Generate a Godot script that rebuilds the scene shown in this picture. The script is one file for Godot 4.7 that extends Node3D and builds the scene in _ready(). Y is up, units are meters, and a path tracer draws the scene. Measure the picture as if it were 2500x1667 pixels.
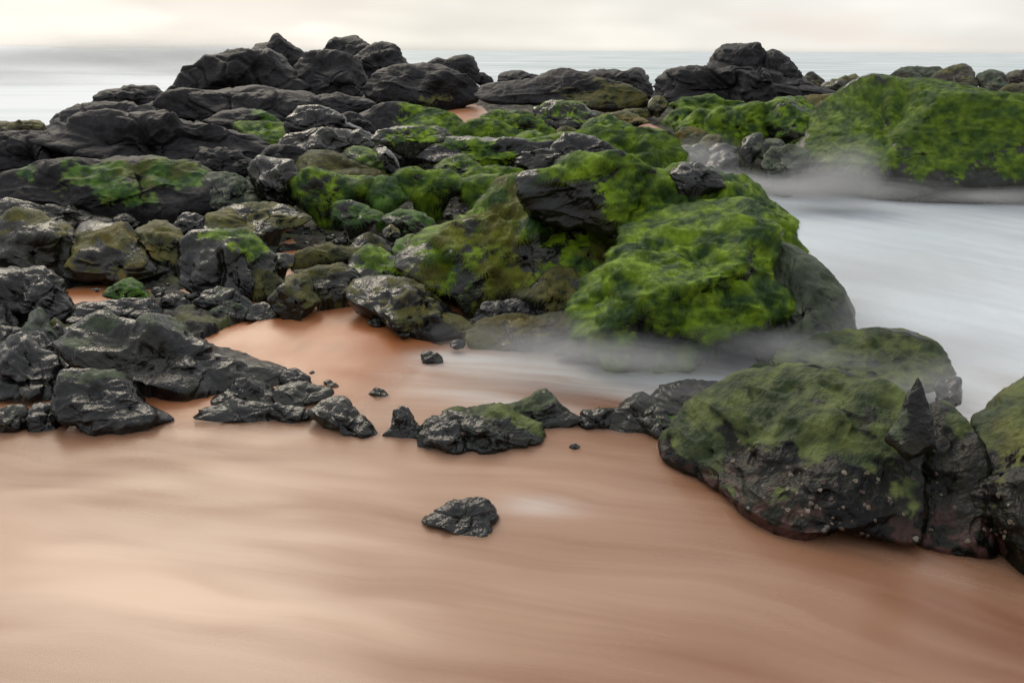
extends Node3D
# A rocky shore at low tide under a pale overcast sky: black basalt, green algae, orange sand, milky water.
# Photo pixels (2500 x 1667) are used to read the outline of each rock; every rock then stands at its own distance with its own depth.

const FOCAL := 2289.0
const EYE := Vector3(0.0, 1.5, 0.0)
const PITCH := 0.3009
const ROLL := 0.0044
# origin x, origin y and scale of the enlarged views in which outlines were read
const VIEWS := {
	"F": [0.0, 0.0, 1.0629], "A": [0.0, 0.0, 0.36155], "B": [825.0, 0.0, 0.36155], "C": [1650.0, 0.0, 0.36155], "D": [0.0, 500.0, 0.36155],
	"E": [825.0, 400.0, 0.36155], "G": [1650.0, 500.0, 0.36155], "H": [825.0, 800.0, 0.36155], "I": [1550.0, 850.0, 0.4039], "J": [550.0, 180.0, 0.21259],
}

var cam_basis: Basis
var rng := RandomNumberGenerator.new()
var n_big := FastNoiseLite.new()
var n_mid := FastNoiseLite.new()
var n_fine := FastNoiseLite.new()
var n_cell := FastNoiseLite.new()
var n_pit := FastNoiseLite.new()
var taken := {}
var mats := {}
var strand_mesh: ArrayMesh
var limpet_meshes := []
var sand_spots := []
var n_rocks := 0
var n_verts := 0
var n_strands := 0


# ---------------------------------------------------------------- helpers
func view_ray(px: float, py: float) -> Vector3:
	return (cam_basis * Vector3((px - 1250.0) / FOCAL, -(py - 833.5) / FOCAL, -1.0)).normalized()

func slope_of(row: float) -> float:
	return tan(PITCH - atan((833.5 - row) / FOCAL))

# distance at which a sight line through that picture row meets the rising shore, or the water level
func shore_distance(row: float, on_water: bool) -> float:
	var t := slope_of(row)
	if on_water:
		return 1.5 / t
	return maxf(1.7 / (t + 0.05), 1.5 / t if t > 0.375 else 0.0)

func ground_point(px: float, py: float, dist: float) -> Vector3:
	var r := view_ray(px, py)
	return EYE + r * (dist / -r.z)

func numbered(base: String) -> String:
	var k: int = taken.get(base, -1) + 1
	taken[base] = k
	return base if k == 0 else "%s_%03d" % [base, k]

func tag(o: Node, label: String, category: String, group := "", kind := "") -> void:
	if label: o.set_meta("label", label)
	if category: o.set_meta("category", category)
	if group: o.set_meta("group", group)
	if kind: o.set_meta("kind", kind)

func noise_kind(seed_: int, freq: float, octaves: int, kind := FastNoiseLite.TYPE_SIMPLEX_SMOOTH) -> FastNoiseLite:
	var n := FastNoiseLite.new()
	n.seed = seed_
	n.noise_type = kind
	n.frequency = freq
	n.fractal_type = FastNoiseLite.FRACTAL_FBM if octaves > 1 else FastNoiseLite.FRACTAL_NONE
	n.fractal_octaves = octaves
	return n

func ramp(a: float, b: float, x: float) -> float:
	return smoothstep(a, b, x)

func grid_normals(v: PackedVector3Array, nu: int, nv: int, wrap_u: bool) -> PackedVector3Array:
	var out := PackedVector3Array()
	out.resize(v.size())
	for j in nv:
		var j0 := maxi(j - 1, 0) * nu
		var j1 := mini(j + 1, nv - 1) * nu
		for i in nu:
			var i0 := i - 1
			var i1 := i + 1
			if wrap_u:
				i0 = (i + nu - 1) % nu
				i1 = (i + 1) % nu
			else:
				i0 = maxi(i0, 0)
				i1 = mini(i1, nu - 1)
			out[j * nu + i] = (v[j1 + i] - v[j0 + i]).cross(v[j * nu + i1] - v[j * nu + i0]).normalized()
	return out


# ---------------------------------------------------------------- textures and materials
func height_image(size: int, seed_: int, kind: String) -> Image:
	var a := noise_kind(seed_, 5.0 / size, 6)
	var im: Image
	if kind == "rock":
		a.fractal_gain = 0.66
		im = a.get_seamless_image(size, size)
		var b := noise_kind(seed_ + 1, 22.0 / size, 3, FastNoiseLite.TYPE_CELLULAR)
		b.cellular_return_type = FastNoiseLite.RETURN_DISTANCE
		var im2 := b.get_seamless_image(size, size)
		for y in size:
			for x in size:
				var p := im.get_pixel(x, y).r
				var q := im2.get_pixel(x, y).r
				var h := clampf(p * 0.8 + minf(q, 0.55) * 0.35, 0.0, 1.0)
				im.set_pixel(x, y, Color(h, h, h))
		return im
	a.frequency = 40.0 / size
	a.fractal_octaves = 4
	return a.get_seamless_image(size, size)

func texture_of(im: Image) -> ImageTexture:
	return ImageTexture.create_from_image(im)

func mat(called: String, rough: float, relief: ImageTexture, relief_cm: float, scale: Vector3, spec := 0.5) -> StandardMaterial3D:
	var m := StandardMaterial3D.new()
	m.resource_name = called
	m.vertex_color_use_as_albedo = true
	m.roughness = rough
	m.metallic_specular = spec
	m.uv1_triplanar = true
	m.uv1_world_triplanar = true
	m.uv1_triplanar_sharpness = 3.0
	m.uv1_scale = scale
	if relief:
		m.heightmap_enabled = true
		m.heightmap_texture = relief
		m.heightmap_scale = relief_cm
	mats[called] = m
	return m

func make_materials() -> void:
	var rock := texture_of(height_image(768, 11, "rock"))
	var grain := texture_of(height_image(512, 31, "grain"))
	mat("dry_basalt", 0.6, rock, 1.5, Vector3(0.9, 0.9, 0.9), 0.29)
	mat("shelf_basalt", 0.7, rock, 2.6, Vector3(1.0, 1.0, 1.0), 0.4)
	mat("wet_basalt", 0.27, rock, 0.75, Vector3(2.0, 2.0, 2.0), 0.42)
	mat("dark_basalt", 0.46, rock, 0.9, Vector3(2.4, 2.4, 2.4), 0.33)
	mat("soaked_basalt", 0.27, rock, 0.7, Vector3(2.4, 2.4, 2.4), 0.46)
	mat("algae_mat", 0.6, rock, 1.2, Vector3(3.1, 2.3, 3.1), 0.35)
	mat("algae_strand", 0.6, null, 0.0, Vector3.ONE, 0.35)
	mats["algae_strand"].backlight_enabled = true
	mats["algae_strand"].backlight = Color(0.2, 0.2, 0.15)
	mat("wet_sand", 0.36, grain, 0.08, Vector3(4, 4, 4), 0.5)
	var tones := [Color(0.11, 0.085, 0.06), Color(0.07, 0.042, 0.034), Color(0.16, 0.135, 0.10), Color(0.05, 0.035, 0.03)]
	for q in 4:
		var sm := StandardMaterial3D.new()
		sm.albedo_color = tones[q].linear_to_srgb()
		sm.roughness = 0.6
		mats["shell_%d" % q] = sm


# ---------------------------------------------------------------- algae strands and shells
func make_strand() -> void:
	# a tuft of five limp ribbons lying down along +x
	var st := SurfaceTool.new()
	st.begin(Mesh.PRIMITIVE_TRIANGLES)
	var r := RandomNumberGenerator.new()
	r.seed = 5
	for k in 5:
		var off := Vector3(r.randf_range(-0.15, 0.15), 0.0, r.randf_range(-0.3, 0.3))
		var turn := r.randf_range(-0.35, 0.35)
		var len_ := r.randf_range(0.7, 1.15)
		var lift := r.randf_range(0.01, 0.045)
		var wide := r.randf_range(0.012, 0.02)
		var prev_l := Vector3.ZERO
		var prev_r := Vector3.ZERO
		var bend := r.randf_range(-0.5, 0.5)
		var at := off
		for s in 5:
			var f := s / 4.0
			var dir := Vector3(cos(turn + bend * f), 0, sin(turn + bend * f))
			if s > 0:
				at += dir * len_ / 4.0
			var p := at + Vector3(0, lift * sin(PI * minf(f * 1.15, 1.0)) + 0.015, 0)
			var side := Vector3(-dir.z, 0.25, dir.x).normalized() * wide * (1.0 - 0.75 * f)
			if s > 0:
				for q in [prev_l, prev_r, p + side, prev_r, p - side, p + side]:
					st.add_vertex(q)
			prev_l = p + side
			prev_r = p - side
	st.generate_normals()
	strand_mesh = st.commit()

func make_limpets() -> void:
	for v in 3:
		var st := SurfaceTool.new()
		st.begin(Mesh.PRIMITIVE_TRIANGLES)
		var prof: Array = [[[1.0, 0.0], [0.7, 0.34], [0.32, 0.55], [0.0, 0.6]], [[1.0, 0.0], [0.8, 0.5], [0.6, 0.52], [0.5, 0.2], [0.0, 0.12]], [[1.0, 0.0], [0.86, 0.26], [0.5, 0.36], [0.0, 0.38]]][v]
		for i in 11:
			for k in prof.size() - 1:
				var ring := []
				for e in [[i, k], [i + 1, k], [i + 1, k + 1], [i, k + 1]]:
					var t: float = TAU * (e[0] % 11) / 11.0
					var w: float = 1.0 + 0.13 * sin(t * 3.0 + v) + 0.06 * sin(t * 5.0)
					ring.append(Vector3(cos(t) * prof[e[1]][0] * w, prof[e[1]][1], sin(t) * prof[e[1]][0] * w * 0.85))
				for q in [0, 1, 2, 0, 2, 3]:
					st.set_smooth_group(-1 if k == 1 and v == 1 else 0)
					st.add_vertex(ring[q])
		st.generate_normals()
		limpet_meshes.append(st.commit())


# ---------------------------------------------------------------- one rock
const STYLES := {
	"dry": [Color(0.0165, 0.0160, 0.0175), "dry_basalt", 0.0, 1],
	"wet": [Color(0.0095, 0.0097, 0.0099), "wet_basalt", 0.0, 1],
	"soak": [Color(0.0065, 0.0066, 0.0068), "soaked_basalt", 0.0, 1],
	"olive": [Color(0.014, 0.014, 0.010), "wet_basalt", 0.36, 2],
	"moss": [Color(0.010, 0.012, 0.008), "wet_basalt", 0.78, 0],
	"deep": [Color(0.009, 0.011, 0.008), "wet_basalt", 0.62, 1],
	"grey": [Color(0.018, 0.021, 0.018), "wet_basalt", 0.5, 3],
	"far": [Color(0.055, 0.052, 0.042), "dry_basalt", 0.42, 2],
}
# light and dark tone of each algae
const ALGAE := [[Color(0.165, 0.265, 0.006), Color(0.014, 0.046, 0.004)], [Color(0.07, 0.15, 0.012), Color(0.014, 0.045, 0.008)], [Color(0.105, 0.095, 0.02), Color(0.04, 0.045, 0.014)], [Color(0.085, 0.105, 0.065), Color(0.028, 0.042, 0.024)], [Color(0.10, 0.125, 0.032), Color(0.018, 0.032, 0.010)], [Color(0.115, 0.18, 0.008), Color(0.024, 0.062, 0.006)]]

func in_plane(v: Vector3, a: Vector3, b: Vector3) -> Vector2:
	var ab := a.dot(b)
	var det := 1.0 - ab * ab
	return Vector2(v.dot(a) - ab * v.dot(b), v.dot(b) - ab * v.dot(a)) / det

func rock(view: String, k: float, style: String, label: String, pts: Array, o := {}) -> Node3D:
	var vw: Array = VIEWS[view]
	var st: Array = STYLES[style]
	var poly := PackedVector2Array()
	for i in pts.size() / 2:
		poly.append(Vector2(vw[0] + pts[i * 2] * vw[2], vw[1] + pts[i * 2 + 1] * vw[2]))
	var lo := poly[0]
	var hi := poly[0]
	for p in poly:
		lo = lo.min(p)
		hi = hi.max(p)
	# neighbours are fused into one reef: each stone reaches a little under the next
	var swell: float = o.get("swell", 1.09)
	if swell != 1.0:
		var mid := Vector2((lo.x + hi.x) * 0.5, lerpf(hi.y, lo.y, 0.35))
		for i in poly.size():
			poly[i] = mid + (poly[i] - mid) * Vector2(swell, 1.0 + (swell - 1.0) * 0.45)
		lo = mid + (lo - mid) * Vector2(swell, 1.0 + (swell - 1.0) * 0.45)
		hi = mid + (hi - mid) * Vector2(swell, 1.0 + (swell - 1.0) * 0.45)
	n_rocks += 1
	rng.seed = 1000 + n_rocks * 77
	var seed_at := Vector3(rng.randf_range(-90, 90), rng.randf_range(-90, 90), rng.randf_range(-90, 90))
	var cx: float = lerpf(lo.x, hi.x, o.get("cx", 0.5))
	var cy: float = lerpf(hi.y, lo.y, o.get("cy", 0.36))
	var dist: float = k if k < 60.0 else shore_distance(k, o.get("water", false))
	if k < 60.0 and o.get("ext", 1.0) != 0.0:
		dist = minf(dist, shore_distance(hi.y, o.get("water", false)))
	var ray := view_ray(cx, cy)
	var w_m := (hi.x - lo.x) / FOCAL * dist
	var h_m := (hi.y - lo.y) / FOCAL * dist
	var size := sqrt(w_m * h_m)
	var undercut: bool = o.get("ext", 1.0) == 0.0
	var thick: float = 0.9 * minf(h_m, 1.3 * w_m) * o.get("t", 0.5)
	var thick_back := 0.55 * size
	var e1 := ray.cross(Vector3.UP).normalized()
	var e_up := e1.cross(ray)
	e1 = e1.rotated(Vector3.UP, -deg_to_rad(o.get("yaw", 0.0)))
	var lean := deg_to_rad(o.get("lean", 22.0) if undercut else 14.0 + 0.75 * float(o.get("lean", 22.0)))
	var e2 := e_up * cos(lean) + ray * sin(lean)
	var pn := e1.cross(e2)
	# the outline stands on the ground at its lowest point and leans back from there
	var touch := ground_point(cx, hi.y, dist)
	var s0 := (touch - EYE).dot(pn) / ray.dot(pn)
	var at := EYE + ray * s0
	var flat_poly := PackedVector2Array()
	for p in poly:
		var r := view_ray(p.x, p.y)
		var hit := EYE + r * ((at - EYE).dot(pn) / r.dot(pn)) - at
		flat_poly.append(in_plane(hit, e1, e2))
	# outline as a radius for each angle, in a frame stretched so that the outline is about round
	var half := Vector2(0.001, 0.001)
	for p in flat_poly:
		half = half.max(p.abs())
	var round_poly := PackedVector2Array()
	for p in flat_poly:
		round_poly.append(p / half)
	var step_px: float = o.get("step", 4.7)
	var per := 2.0 * (hi.x - lo.x + hi.y - lo.y) * 0.9
	var nu := clampi(int(per / step_px), 36, 420)
	var nf := clampi(int(0.6 * maxf(hi.x - lo.x, hi.y - lo.y) / step_px), 14, 120)
	var nb := maxi(6, nf / 5)
	var rad := PackedFloat32Array()
	rad.resize(nu)
	for i in nu:
		var d := Vector2.from_angle(TAU * i / nu)
		var best := 0.15
		for j in flat_poly.size():
			var hit2 = Geometry2D.segment_intersects_segment(Vector2.ZERO, d * 1000.0, round_poly[j], round_poly[(j + 1) % round_poly.size()])
			if hit2 != null:
				best = maxf(best, hit2.length())
		rad[i] = best
	var soft := rad.duplicate()
	for pass_ in 2:
		var nr := maxi(1, nu / 80)
		var was := rad.duplicate()
		for i in nu:
			var s := 0.0
			for q in range(-nr, nr + 1):
				s += was[(i + q + nu) % nu]
			rad[i] = s / (2 * nr + 1)
	for pass_ in 3:
		var nr := maxi(1, nu / 14)
		var was := soft.duplicate()
		for i in nu:
			var s := 0.0
			for q in range(-nr, nr + 1):
				s += was[(i + q + nu) % nu]
			soft[i] = s / (2 * nr + 1)
	var mean := 0.0
	for i in nu:
		mean += soft[i] / nu
	# flat faces broken off the lump
	var cuts := []
	for q in int(o.get("facets", 7)):
		var n := Vector3(rng.randf_range(-1, 1), rng.randf_range(-0.5, 1), rng.randf_range(0.15, 1.1)).normalized()
		cuts.append([n, rng.randf_range(0.70, 0.9)])
	var amp: float = o.get("amp", 1.0) * size
	var fr := 1.0 / size
	var bed := Basis(Vector3(rng.randf_range(-1, 1), rng.randf_range(-0.2, 0.2), rng.randf_range(-1, 1)).normalized(), rng.randf_range(0.1, 0.7))
	var cracks := []
	for line in o.get("cracks", []):
		var cl := PackedVector2Array()
		for i in line.size() / 2:
			var r: Vector3 = view_ray(vw[0] + line[i * 2] * vw[2], vw[1] + line[i * 2 + 1] * vw[2])
			var hit := EYE + r * ((at - EYE).dot(pn) / r.dot(pn)) - at
			cl.append(in_plane(hit, e1, e2))
		cracks.append(cl)
	var mscale: float = s0 / FOCAL * vw[2]
	var patches := []
	for p in o.get("mp", []):
		var r: Vector3 = view_ray(vw[0] + p[0] * vw[2], vw[1] + p[1] * vw[2])
		var hit := EYE + r * ((at - EYE).dot(pn) / r.dot(pn)) - at
		patches.append([in_plane(hit, e1, e2), p[2] * mscale, p[3] * mscale / cos(lean), p[4] if p.size() > 4 else 1.0])
	var foot := at + e2 * flat_poly[0].y
	var lowest := 1e9
	for p in flat_poly:
		lowest = minf(lowest, p.y)
	foot = at + e2 * lowest
	var nv := nf + nb + 1
	var pos := PackedVector3Array()
	pos.resize(nu * nv)
	var loc := PackedVector2Array()
	loc.resize(nu * nv)
	var pit := PackedFloat32Array()
	pit.resize(nu * nv)
	var box: float = o.get("box", 0.72)
	var sink: float = h_m * (0.0 if undercut else 0.25 if hi.x - lo.x < 75.0 else 0.8)
	var lumps: float = o.get("lumps", 0.0)
	var cells: float = 0.15 if o.get("strands", 0.0) > 0.3 else 0.35 if o.has("mp") else 1.0
	for j in nv:
		var phi := (PI * 0.5) * j / nf if j <= nf else PI * 0.5 + PI * 0.5 * (j - nf) / nb
		var sn := sin(phi)
		var cs := cos(phi)
		var sr := pow(maxf(sn, 0.0), box)
		var cr := signf(cs) * pow(absf(cs), box)
		for i in nu:
			var th := TAU * i / nu
			var q := Vector3(cos(th) * sr, sin(th) * sr, cr)
			for c in cuts:
				var over: float = q.dot(c[0]) - c[1]
				if over > 0.0:
					q -= c[0] * over * 0.85
			var rr := lerpf(lerpf(mean, soft[i], ramp(0.2, 0.9, sn)), rad[i], pow(sn, 6.0))
			var a := rr * q.x * half.x
			var b := rr * q.y * half.y
			var dir := (e1 * cos(th) * sn + e2 * sin(th) * sn - ray * cs).normalized()
			var p := at + e1 * a + e2 * b - ray * (thick if q.z > 0.0 else thick_back) * q.z
			var g := p * fr + seed_at
			var keep := 1.0 - 0.55 * sn * sn * sn * sn
			var d := n_big.get_noise_3dv(g * 1.5) * 0.17 * keep
			var h := bed * g
			var ridge := 1.0 - absf(n_mid.get_noise_3d(h.x * 1.6, h.y * 5.5, h.z * 1.6)) * 2.0
			d += ridge * ridge * 0.024 * signf(ridge) - 0.006
			var ce := n_cell.get_noise_3dv(g * 2.3 + Vector3(d, d, d) * 2.0) + 1.0
			d -= 0.03 * cells * (1.0 - ramp(0.0, 0.10, ce))
			d += n_fine.get_noise_3dv(g * 4.5) * 0.024
			if lumps > 0.0:
				d += lumps * (0.7 - 1.6 * absf(n_mid.get_noise_3dv(g * 1.9 + Vector3(d, d, 0) * 2.0)) + 0.5 * n_fine.get_noise_3dv(g * 6.0))
			var pitv := n_pit.get_noise_3dv(p * 6.0 + seed_at)
			var f2 := n_fine.get_noise_3dv(p * 9.0 + seed_at)
			var disp := d * amp + f2 * 0.009 * float(o.get("rough", 1.0)) - 0.014 * float(o.get("rough", 1.0)) * ramp(0.28, 0.6, pitv)
			for cl in cracks:
				var near := 1e9
				for s in cl.size() - 1:
					near = minf(near, Geometry2D.get_closest_point_to_segment(Vector2(a, b), cl[s], cl[s + 1]).distance_to(Vector2(a, b)))
				disp -= 0.09 * amp * exp(-pow(near / (0.035 * size), 2.0))
			if q.y < 0.0:
				p.y -= sink * ramp(0.55, 1.05, -q.y)
			pos[j * nu + i] = p + dir * disp - foot
			loc[j * nu + i] = Vector2(a, b)
			pit[j * nu + i] = f2
	var nor := grid_normals(pos, nu, nv, true)
	n_verts += pos.size()
	# colour: bare stone and the algae that grows on it
	var stone: Color = st[0]
	if o.has("tone"):
		stone = Color(stone.r * o.tone, stone.g * o.tone, stone.b * o.tone)
	var moss_base: float = o.get("moss", st[2])
	var hue: Array = ALGAE[o.get("hue", st[3])]
	var col := PackedColorArray()
	col.resize(pos.size())
	var green := PackedFloat32Array()
	green.resize(pos.size())
	for v in pos.size():
		var p := pos[v] + foot
		var nz := n_fine.get_noise_3dv(p * 2.6 + seed_at)
		var nz2 := n_mid.get_noise_3dv(p * 14.0 + seed_at)
		var amt := moss_base
		for pa in patches:
			var dd: Vector2 = loc[v] - pa[0]
			amt = maxf(amt, pa[3] * 1.1 * exp(-(dd.x * dd.x / (pa[1] * pa[1]) + dd.y * dd.y / (pa[2] * pa[2])) * 0.7))
		var mv := amt * 1.0 + 0.62 * nz + 0.26 * nz2 + 0.42 * (nor[v].y - 0.35)
		var m := ramp(0.44, 0.6, mv) if amt > 0.05 else 0.0
		green[v] = m
		var sv := clampf(1.0 + 0.55 * nz2 + 0.55 * nz, 0.4, 1.9)
		var c := Color(stone.r * sv, stone.g * sv, stone.b * sv)
		c = c.lerp(Color(0.018, 0.018, 0.008), 0.5 * ramp(0.0, 0.4, n_mid.get_noise_3dv(p * 1.9 - seed_at) + 0.4 * nz2) if st[1] != "dry_basalt" else 0.0)
		if o.has("crust"):
			# pink coralline crust and brown film low on the rock
			var hb: float = ramp(o.crust[0], o.crust[1], p.y + nz * 0.10 + nz2 * 0.05)
			var spot := ramp(-0.05, 0.25, nz2 + nz * 0.7)
			c = c.lerp(Color(0.10, 0.042, 0.036), (1.0 - hb) * spot * 0.5)
		if m > 0.0:
			var tone := clampf(0.42 + 0.95 * n_mid.get_noise_3dv(p * 5.0 - seed_at) + 0.6 * nz2, 0.0, 1.0)
			var ac: Color = hue[1].lerp(hue[0], tone)
			if o.get("warm", 0.0) > 0.0:
				ac = ac.lerp(Color(0.12, 0.085, 0.014), o.warm * ramp(-0.1, 0.3, n_mid.get_noise_3dv(p * 3.0 + seed_at)))
			c = c.lerp(ac, m)
		col[v] = c
	var bare := PackedInt32Array()
	var mossy := PackedInt32Array()
	for j in nv - 1:
		for i in nu:
			var a := j * nu + i
			var b := j * nu + (i + 1) % nu
			var c := a + nu
			var d := b + nu
			var g := green[a] + green[b] + green[c] + green[d]
			var into := mossy if g > 2.0 else bare
			if j > 0:
				into.append(a); into.append(b); into.append(c)
			if j < nv - 2:
				into.append(b); into.append(d); into.append(c)
	var mesh := ArrayMesh.new()
	for pair in [[bare, st[1]], [mossy, "algae_mat"]]:
		if pair[0].size() == 0:
			continue
		var arr := []
		arr.resize(Mesh.ARRAY_MAX)
		arr[Mesh.ARRAY_VERTEX] = pos
		arr[Mesh.ARRAY_NORMAL] = nor
		arr[Mesh.ARRAY_COLOR] = col
		arr[Mesh.ARRAY_INDEX] = pair[0]
		mesh.add_surface_from_arrays(Mesh.PRIMITIVE_TRIANGLES, arr)
		mesh.surface_set_material(mesh.get_surface_count() - 1, mats[o.get("mat", pair[1]) if pair[1] != "algae_mat" else pair[1]])
	var mi := MeshInstance3D.new()
	mi.mesh = mesh
	var named: String = o.get("name", "boulder" if hi.x - lo.x > 260.0 else "rock" if hi.x - lo.x > 46.0 else "stone")
	mi.name = numbered(named)
	add_child(mi)
	mi.position = foot
	tag(mi, label, "boulder" if named == "boulder" else "rock", o.get("group", ""))
	# hanging strands where the algae is thick
	var dens: float = o.get("strands", 0.0)
	if dens > 0.0:
		var buf := PackedFloat32Array()
		var per_m2 := dens * 15000.0 * pow(4.5 / dist, 1.1)
		var long: float = 0.68 * o.get("long", 0.06) * (1.0 + 0.05 * maxf(dist - 5.0, 0.0))
		for j in range(1, nv - 1):
			for i in nu:
				var v := j * nu + i
				if green[v] < 0.5 or nor[v].dot(ray) > 0.25:
					continue
				var du := pos[j * nu + (i + 1) % nu] - pos[v]
				var dv := pos[v + nu] - pos[v]
				var want := du.cross(dv).length() * per_m2 * green[v]
				var cnt := int(want) + (1 if rng.randf() < want - int(want) else 0)
				for q in cnt:
					var n := nor[v]
					var down := (Vector3.DOWN - n * Vector3.DOWN.dot(n))
					var wob := n_mid.get_noise_3dv((pos[v] + foot) * 3.0) * 1.6
					if down.length() < 0.25:
						down += -ray * 0.3
						down -= n * down.dot(n)
					down = down.normalized().rotated(n, wob * 0.5 + rng.randf_range(-0.7, 0.7))
					var sc := long * rng.randf_range(0.6, 1.35)
					var x := down * sc
					var y := n * sc
					var z := down.cross(n) * sc
					var p := pos[v] + du * rng.randf() + dv * rng.randf() - n * 0.002
					for f in [x.x, y.x, z.x, p.x, x.y, y.y, z.y, p.y, x.z, y.z, z.z, p.z]:
						buf.append(f)
					var b := rng.randf_range(0.6, 1.4)
					buf.append(col[v].r * b); buf.append(col[v].g * b); buf.append(col[v].b * b); buf.append(1.0)
		if buf.size():
			var mm := MultiMesh.new()
			mm.transform_format = MultiMesh.TRANSFORM_3D
			mm.use_colors = true
			mm.mesh = strand_mesh
			mm.instance_count = buf.size() / 16
			mm.buffer = buf
			n_strands += mm.instance_count
			var mmi := MultiMeshInstance3D.new()
			mmi.multimesh = mm
			mmi.material_override = mats["algae_strand"]
			mmi.name = "algae"
			mmi.set_meta("kind", "stuff")
			mi.add_child(mmi, true)
	# limpets and barnacles, each a piece of its own
	var shells: int = o.get("shells", 0)
	var tries := 0
	while shells > 0 and tries < 4000:
		tries += 1
		var v := rng.randi_range(nu * 2, nu * (nf - 2))
		var p := pos[v] + foot
		if nor[v].dot(ray) > -0.15 or p.y > o.shell_top or p.y < 0.04 or green[v] > 0.4:
			continue
		if o.has("shell_x") and (loc[v].x < o.shell_x[0] or loc[v].x > o.shell_x[1]):
			continue
		shells -= 1
		var l := MeshInstance3D.new()
		l.mesh = limpet_meshes[rng.randi() % 3]
		l.material_override = mats["shell_%d" % (rng.randi() % 4)]
		l.name = "limpet"
		mi.add_child(l, true)
		var n := nor[v]
		var sx := n.cross(Vector3(0.3, 0.9, 0.2)).normalized()
		var sc := rng.randf_range(0.0045, 0.0105)
		var spin := Basis(n, rng.randf() * TAU)
		l.transform = Transform3D(spin * Basis(sx, n, sx.cross(n)) * Basis.from_scale(Vector3(sc, sc * 0.7, sc)), pos[v])
	return mi


# ---------------------------------------------------------------- the setting
func sand_height(x: float, z: float) -> float:
	var d := -z
	var h := 0.05 * (d - 4.0) if d > 4.0 else 0.16 * (d - 4.0)
	h = maxf(h, -0.2)
	# the beach climbs behind the photographer
	h += 0.13 * maxf(-d - 1.5, 0.0) * ramp(-1.5, -6.0, d)
	# the channel on the right, a gully that drains towards the foreground
	var edge := 0.30 + 0.10 * (d - 4.0)
	var chan := ramp(edge - 0.95 - 0.45 * (1.0 - ramp(4.5, 5.2, d)), edge + 0.6, x) * ramp(3.4, 4.0, d) * (1.0 - ramp(9.8, 12.0, d + 0.15 * x))
	h = lerpf(h, -0.35, chan)
	# the reef ends: open sea behind
	var back := ramp(18.5, 23.0, d + 1.3 * maxf(-x - 3.0, 0.0) + 1.2 * maxf(x - 7.0, 0.0))
	h = lerpf(h, -1.2, back)
	# bedrock hollow under the pile, filled with sand only in a few pockets
	var pile := ramp(front_of(x), front_of(x) + 0.5, d)
	for s in sand_spots:
		var q: float = pow((x - s[0].x) / s[1], 2.0) + pow((z - s[0].z) / s[2], 2.0)
		pile *= 1.0 - exp(-q * q)
	if h > 0.02:
		h = maxf(h - lerpf(0.10, 0.36, pile) * (1.0 - 0.85 * ramp(10.5, 12.5, d)) * ramp(front_of(x), front_of(x) + 0.5, d), 0.02)
	h += 0.012 * n_mid.get_noise_2d(x * 1.2, z * 1.2)
	return h

func front_of(x: float) -> float:
	return 5.15 + 0.2 * n_mid.get_noise_2d(x * 2.0, 3.0) + 0.35 * ramp(-1.5, -0.4, x) * (1.0 - ramp(0.0, 0.6, x)) - 1.3 * ramp(-1.2, -2.2, x)

func shelf_height(x: float, z: float) -> float:
	var d := -z
	var h := sand_height(x, z) + 0.012 + 0.03 * n_big.get_noise_2d(x * 1.1, z * 1.1) + 0.05 * absf(n_mid.get_noise_2d(x * 2.3, z * 2.3)) + 0.035 * n_fine.get_noise_2d(x * 7.0, z * 7.0)
	h -= 0.5 * (1.0 - ramp(front_of(x), front_of(x) + 0.35, d))
	for s in sand_spots:
		var q: float = pow((x - s[0].x) / s[1], 2.0) + pow((z - s[0].z) / s[2], 2.0)
		h -= 0.30 * exp(-q * q)
	return h

func sheet(called: String, xs: PackedFloat32Array, zs: PackedFloat32Array, height: Callable, color: Callable, m: Material, parent: Node = null) -> MeshInstance3D:
	var nu := xs.size()
	var nv := zs.size()
	var pos := PackedVector3Array()
	var col := PackedColorArray()
	for j in nv:
		for i in nu:
			# the sheet opens out with distance, like a fan, so that its cells stay small near the eye
			var x := xs[i] * (1.0 + 0.55 * absf(zs[j]))
			pos.append(Vector3(x, height.call(x, zs[j]), zs[j]))
			col.append(color.call(x, zs[j]))
	var nor := grid_normals(pos, nu, nv, false)
	var idx := PackedInt32Array()
	for j in nv - 1:
		for i in nu - 1:
			var a := j * nu + i
			for q in [a, a + 1, a + nu, a + 1, a + nu + 1, a + nu]:
				idx.append(q)
	if nor[0].y < 0.0:
		for q in nor.size():
			nor[q] = -nor[q]
		for q in idx.size() / 3:
			var t := idx[q * 3 + 1]
			idx[q * 3 + 1] = idx[q * 3 + 2]
			idx[q * 3 + 2] = t
	var arr := []
	arr.resize(Mesh.ARRAY_MAX)
	arr[Mesh.ARRAY_VERTEX] = pos
	arr[Mesh.ARRAY_NORMAL] = nor
	arr[Mesh.ARRAY_COLOR] = col
	arr[Mesh.ARRAY_INDEX] = idx
	var mesh := ArrayMesh.new()
	mesh.add_surface_from_arrays(Mesh.PRIMITIVE_TRIANGLES, arr)
	mesh.surface_set_material(0, m)
	var mi := MeshInstance3D.new()
	mi.mesh = mesh
	mi.name = called
	(parent if parent else self).add_child(mi, true)
	if parent == null:
		mi.set_meta("kind", "structure")
	return mi

func steps(a: float, b: float, n: int, bend := 1.0) -> PackedFloat32Array:
	var out := PackedFloat32Array()
	for i in n:
		out.append(lerpf(a, b, pow(float(i) / (n - 1), bend)))
	return out

func steps_from(a: float, b: float, n: int) -> PackedFloat32Array:
	var out := PackedFloat32Array()
	for i in n:
		var t := float(i) / (n - 1) * 2.0 - 0.9
		out.append(-1.0 + signf(t) * (pow(absf(t) / 0.9, 1.7) * (-a - 1.0) * 1.0 if t < 0.0 else pow(t / 1.1, 2.2) * (b + 1.0)))
	return out

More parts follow.
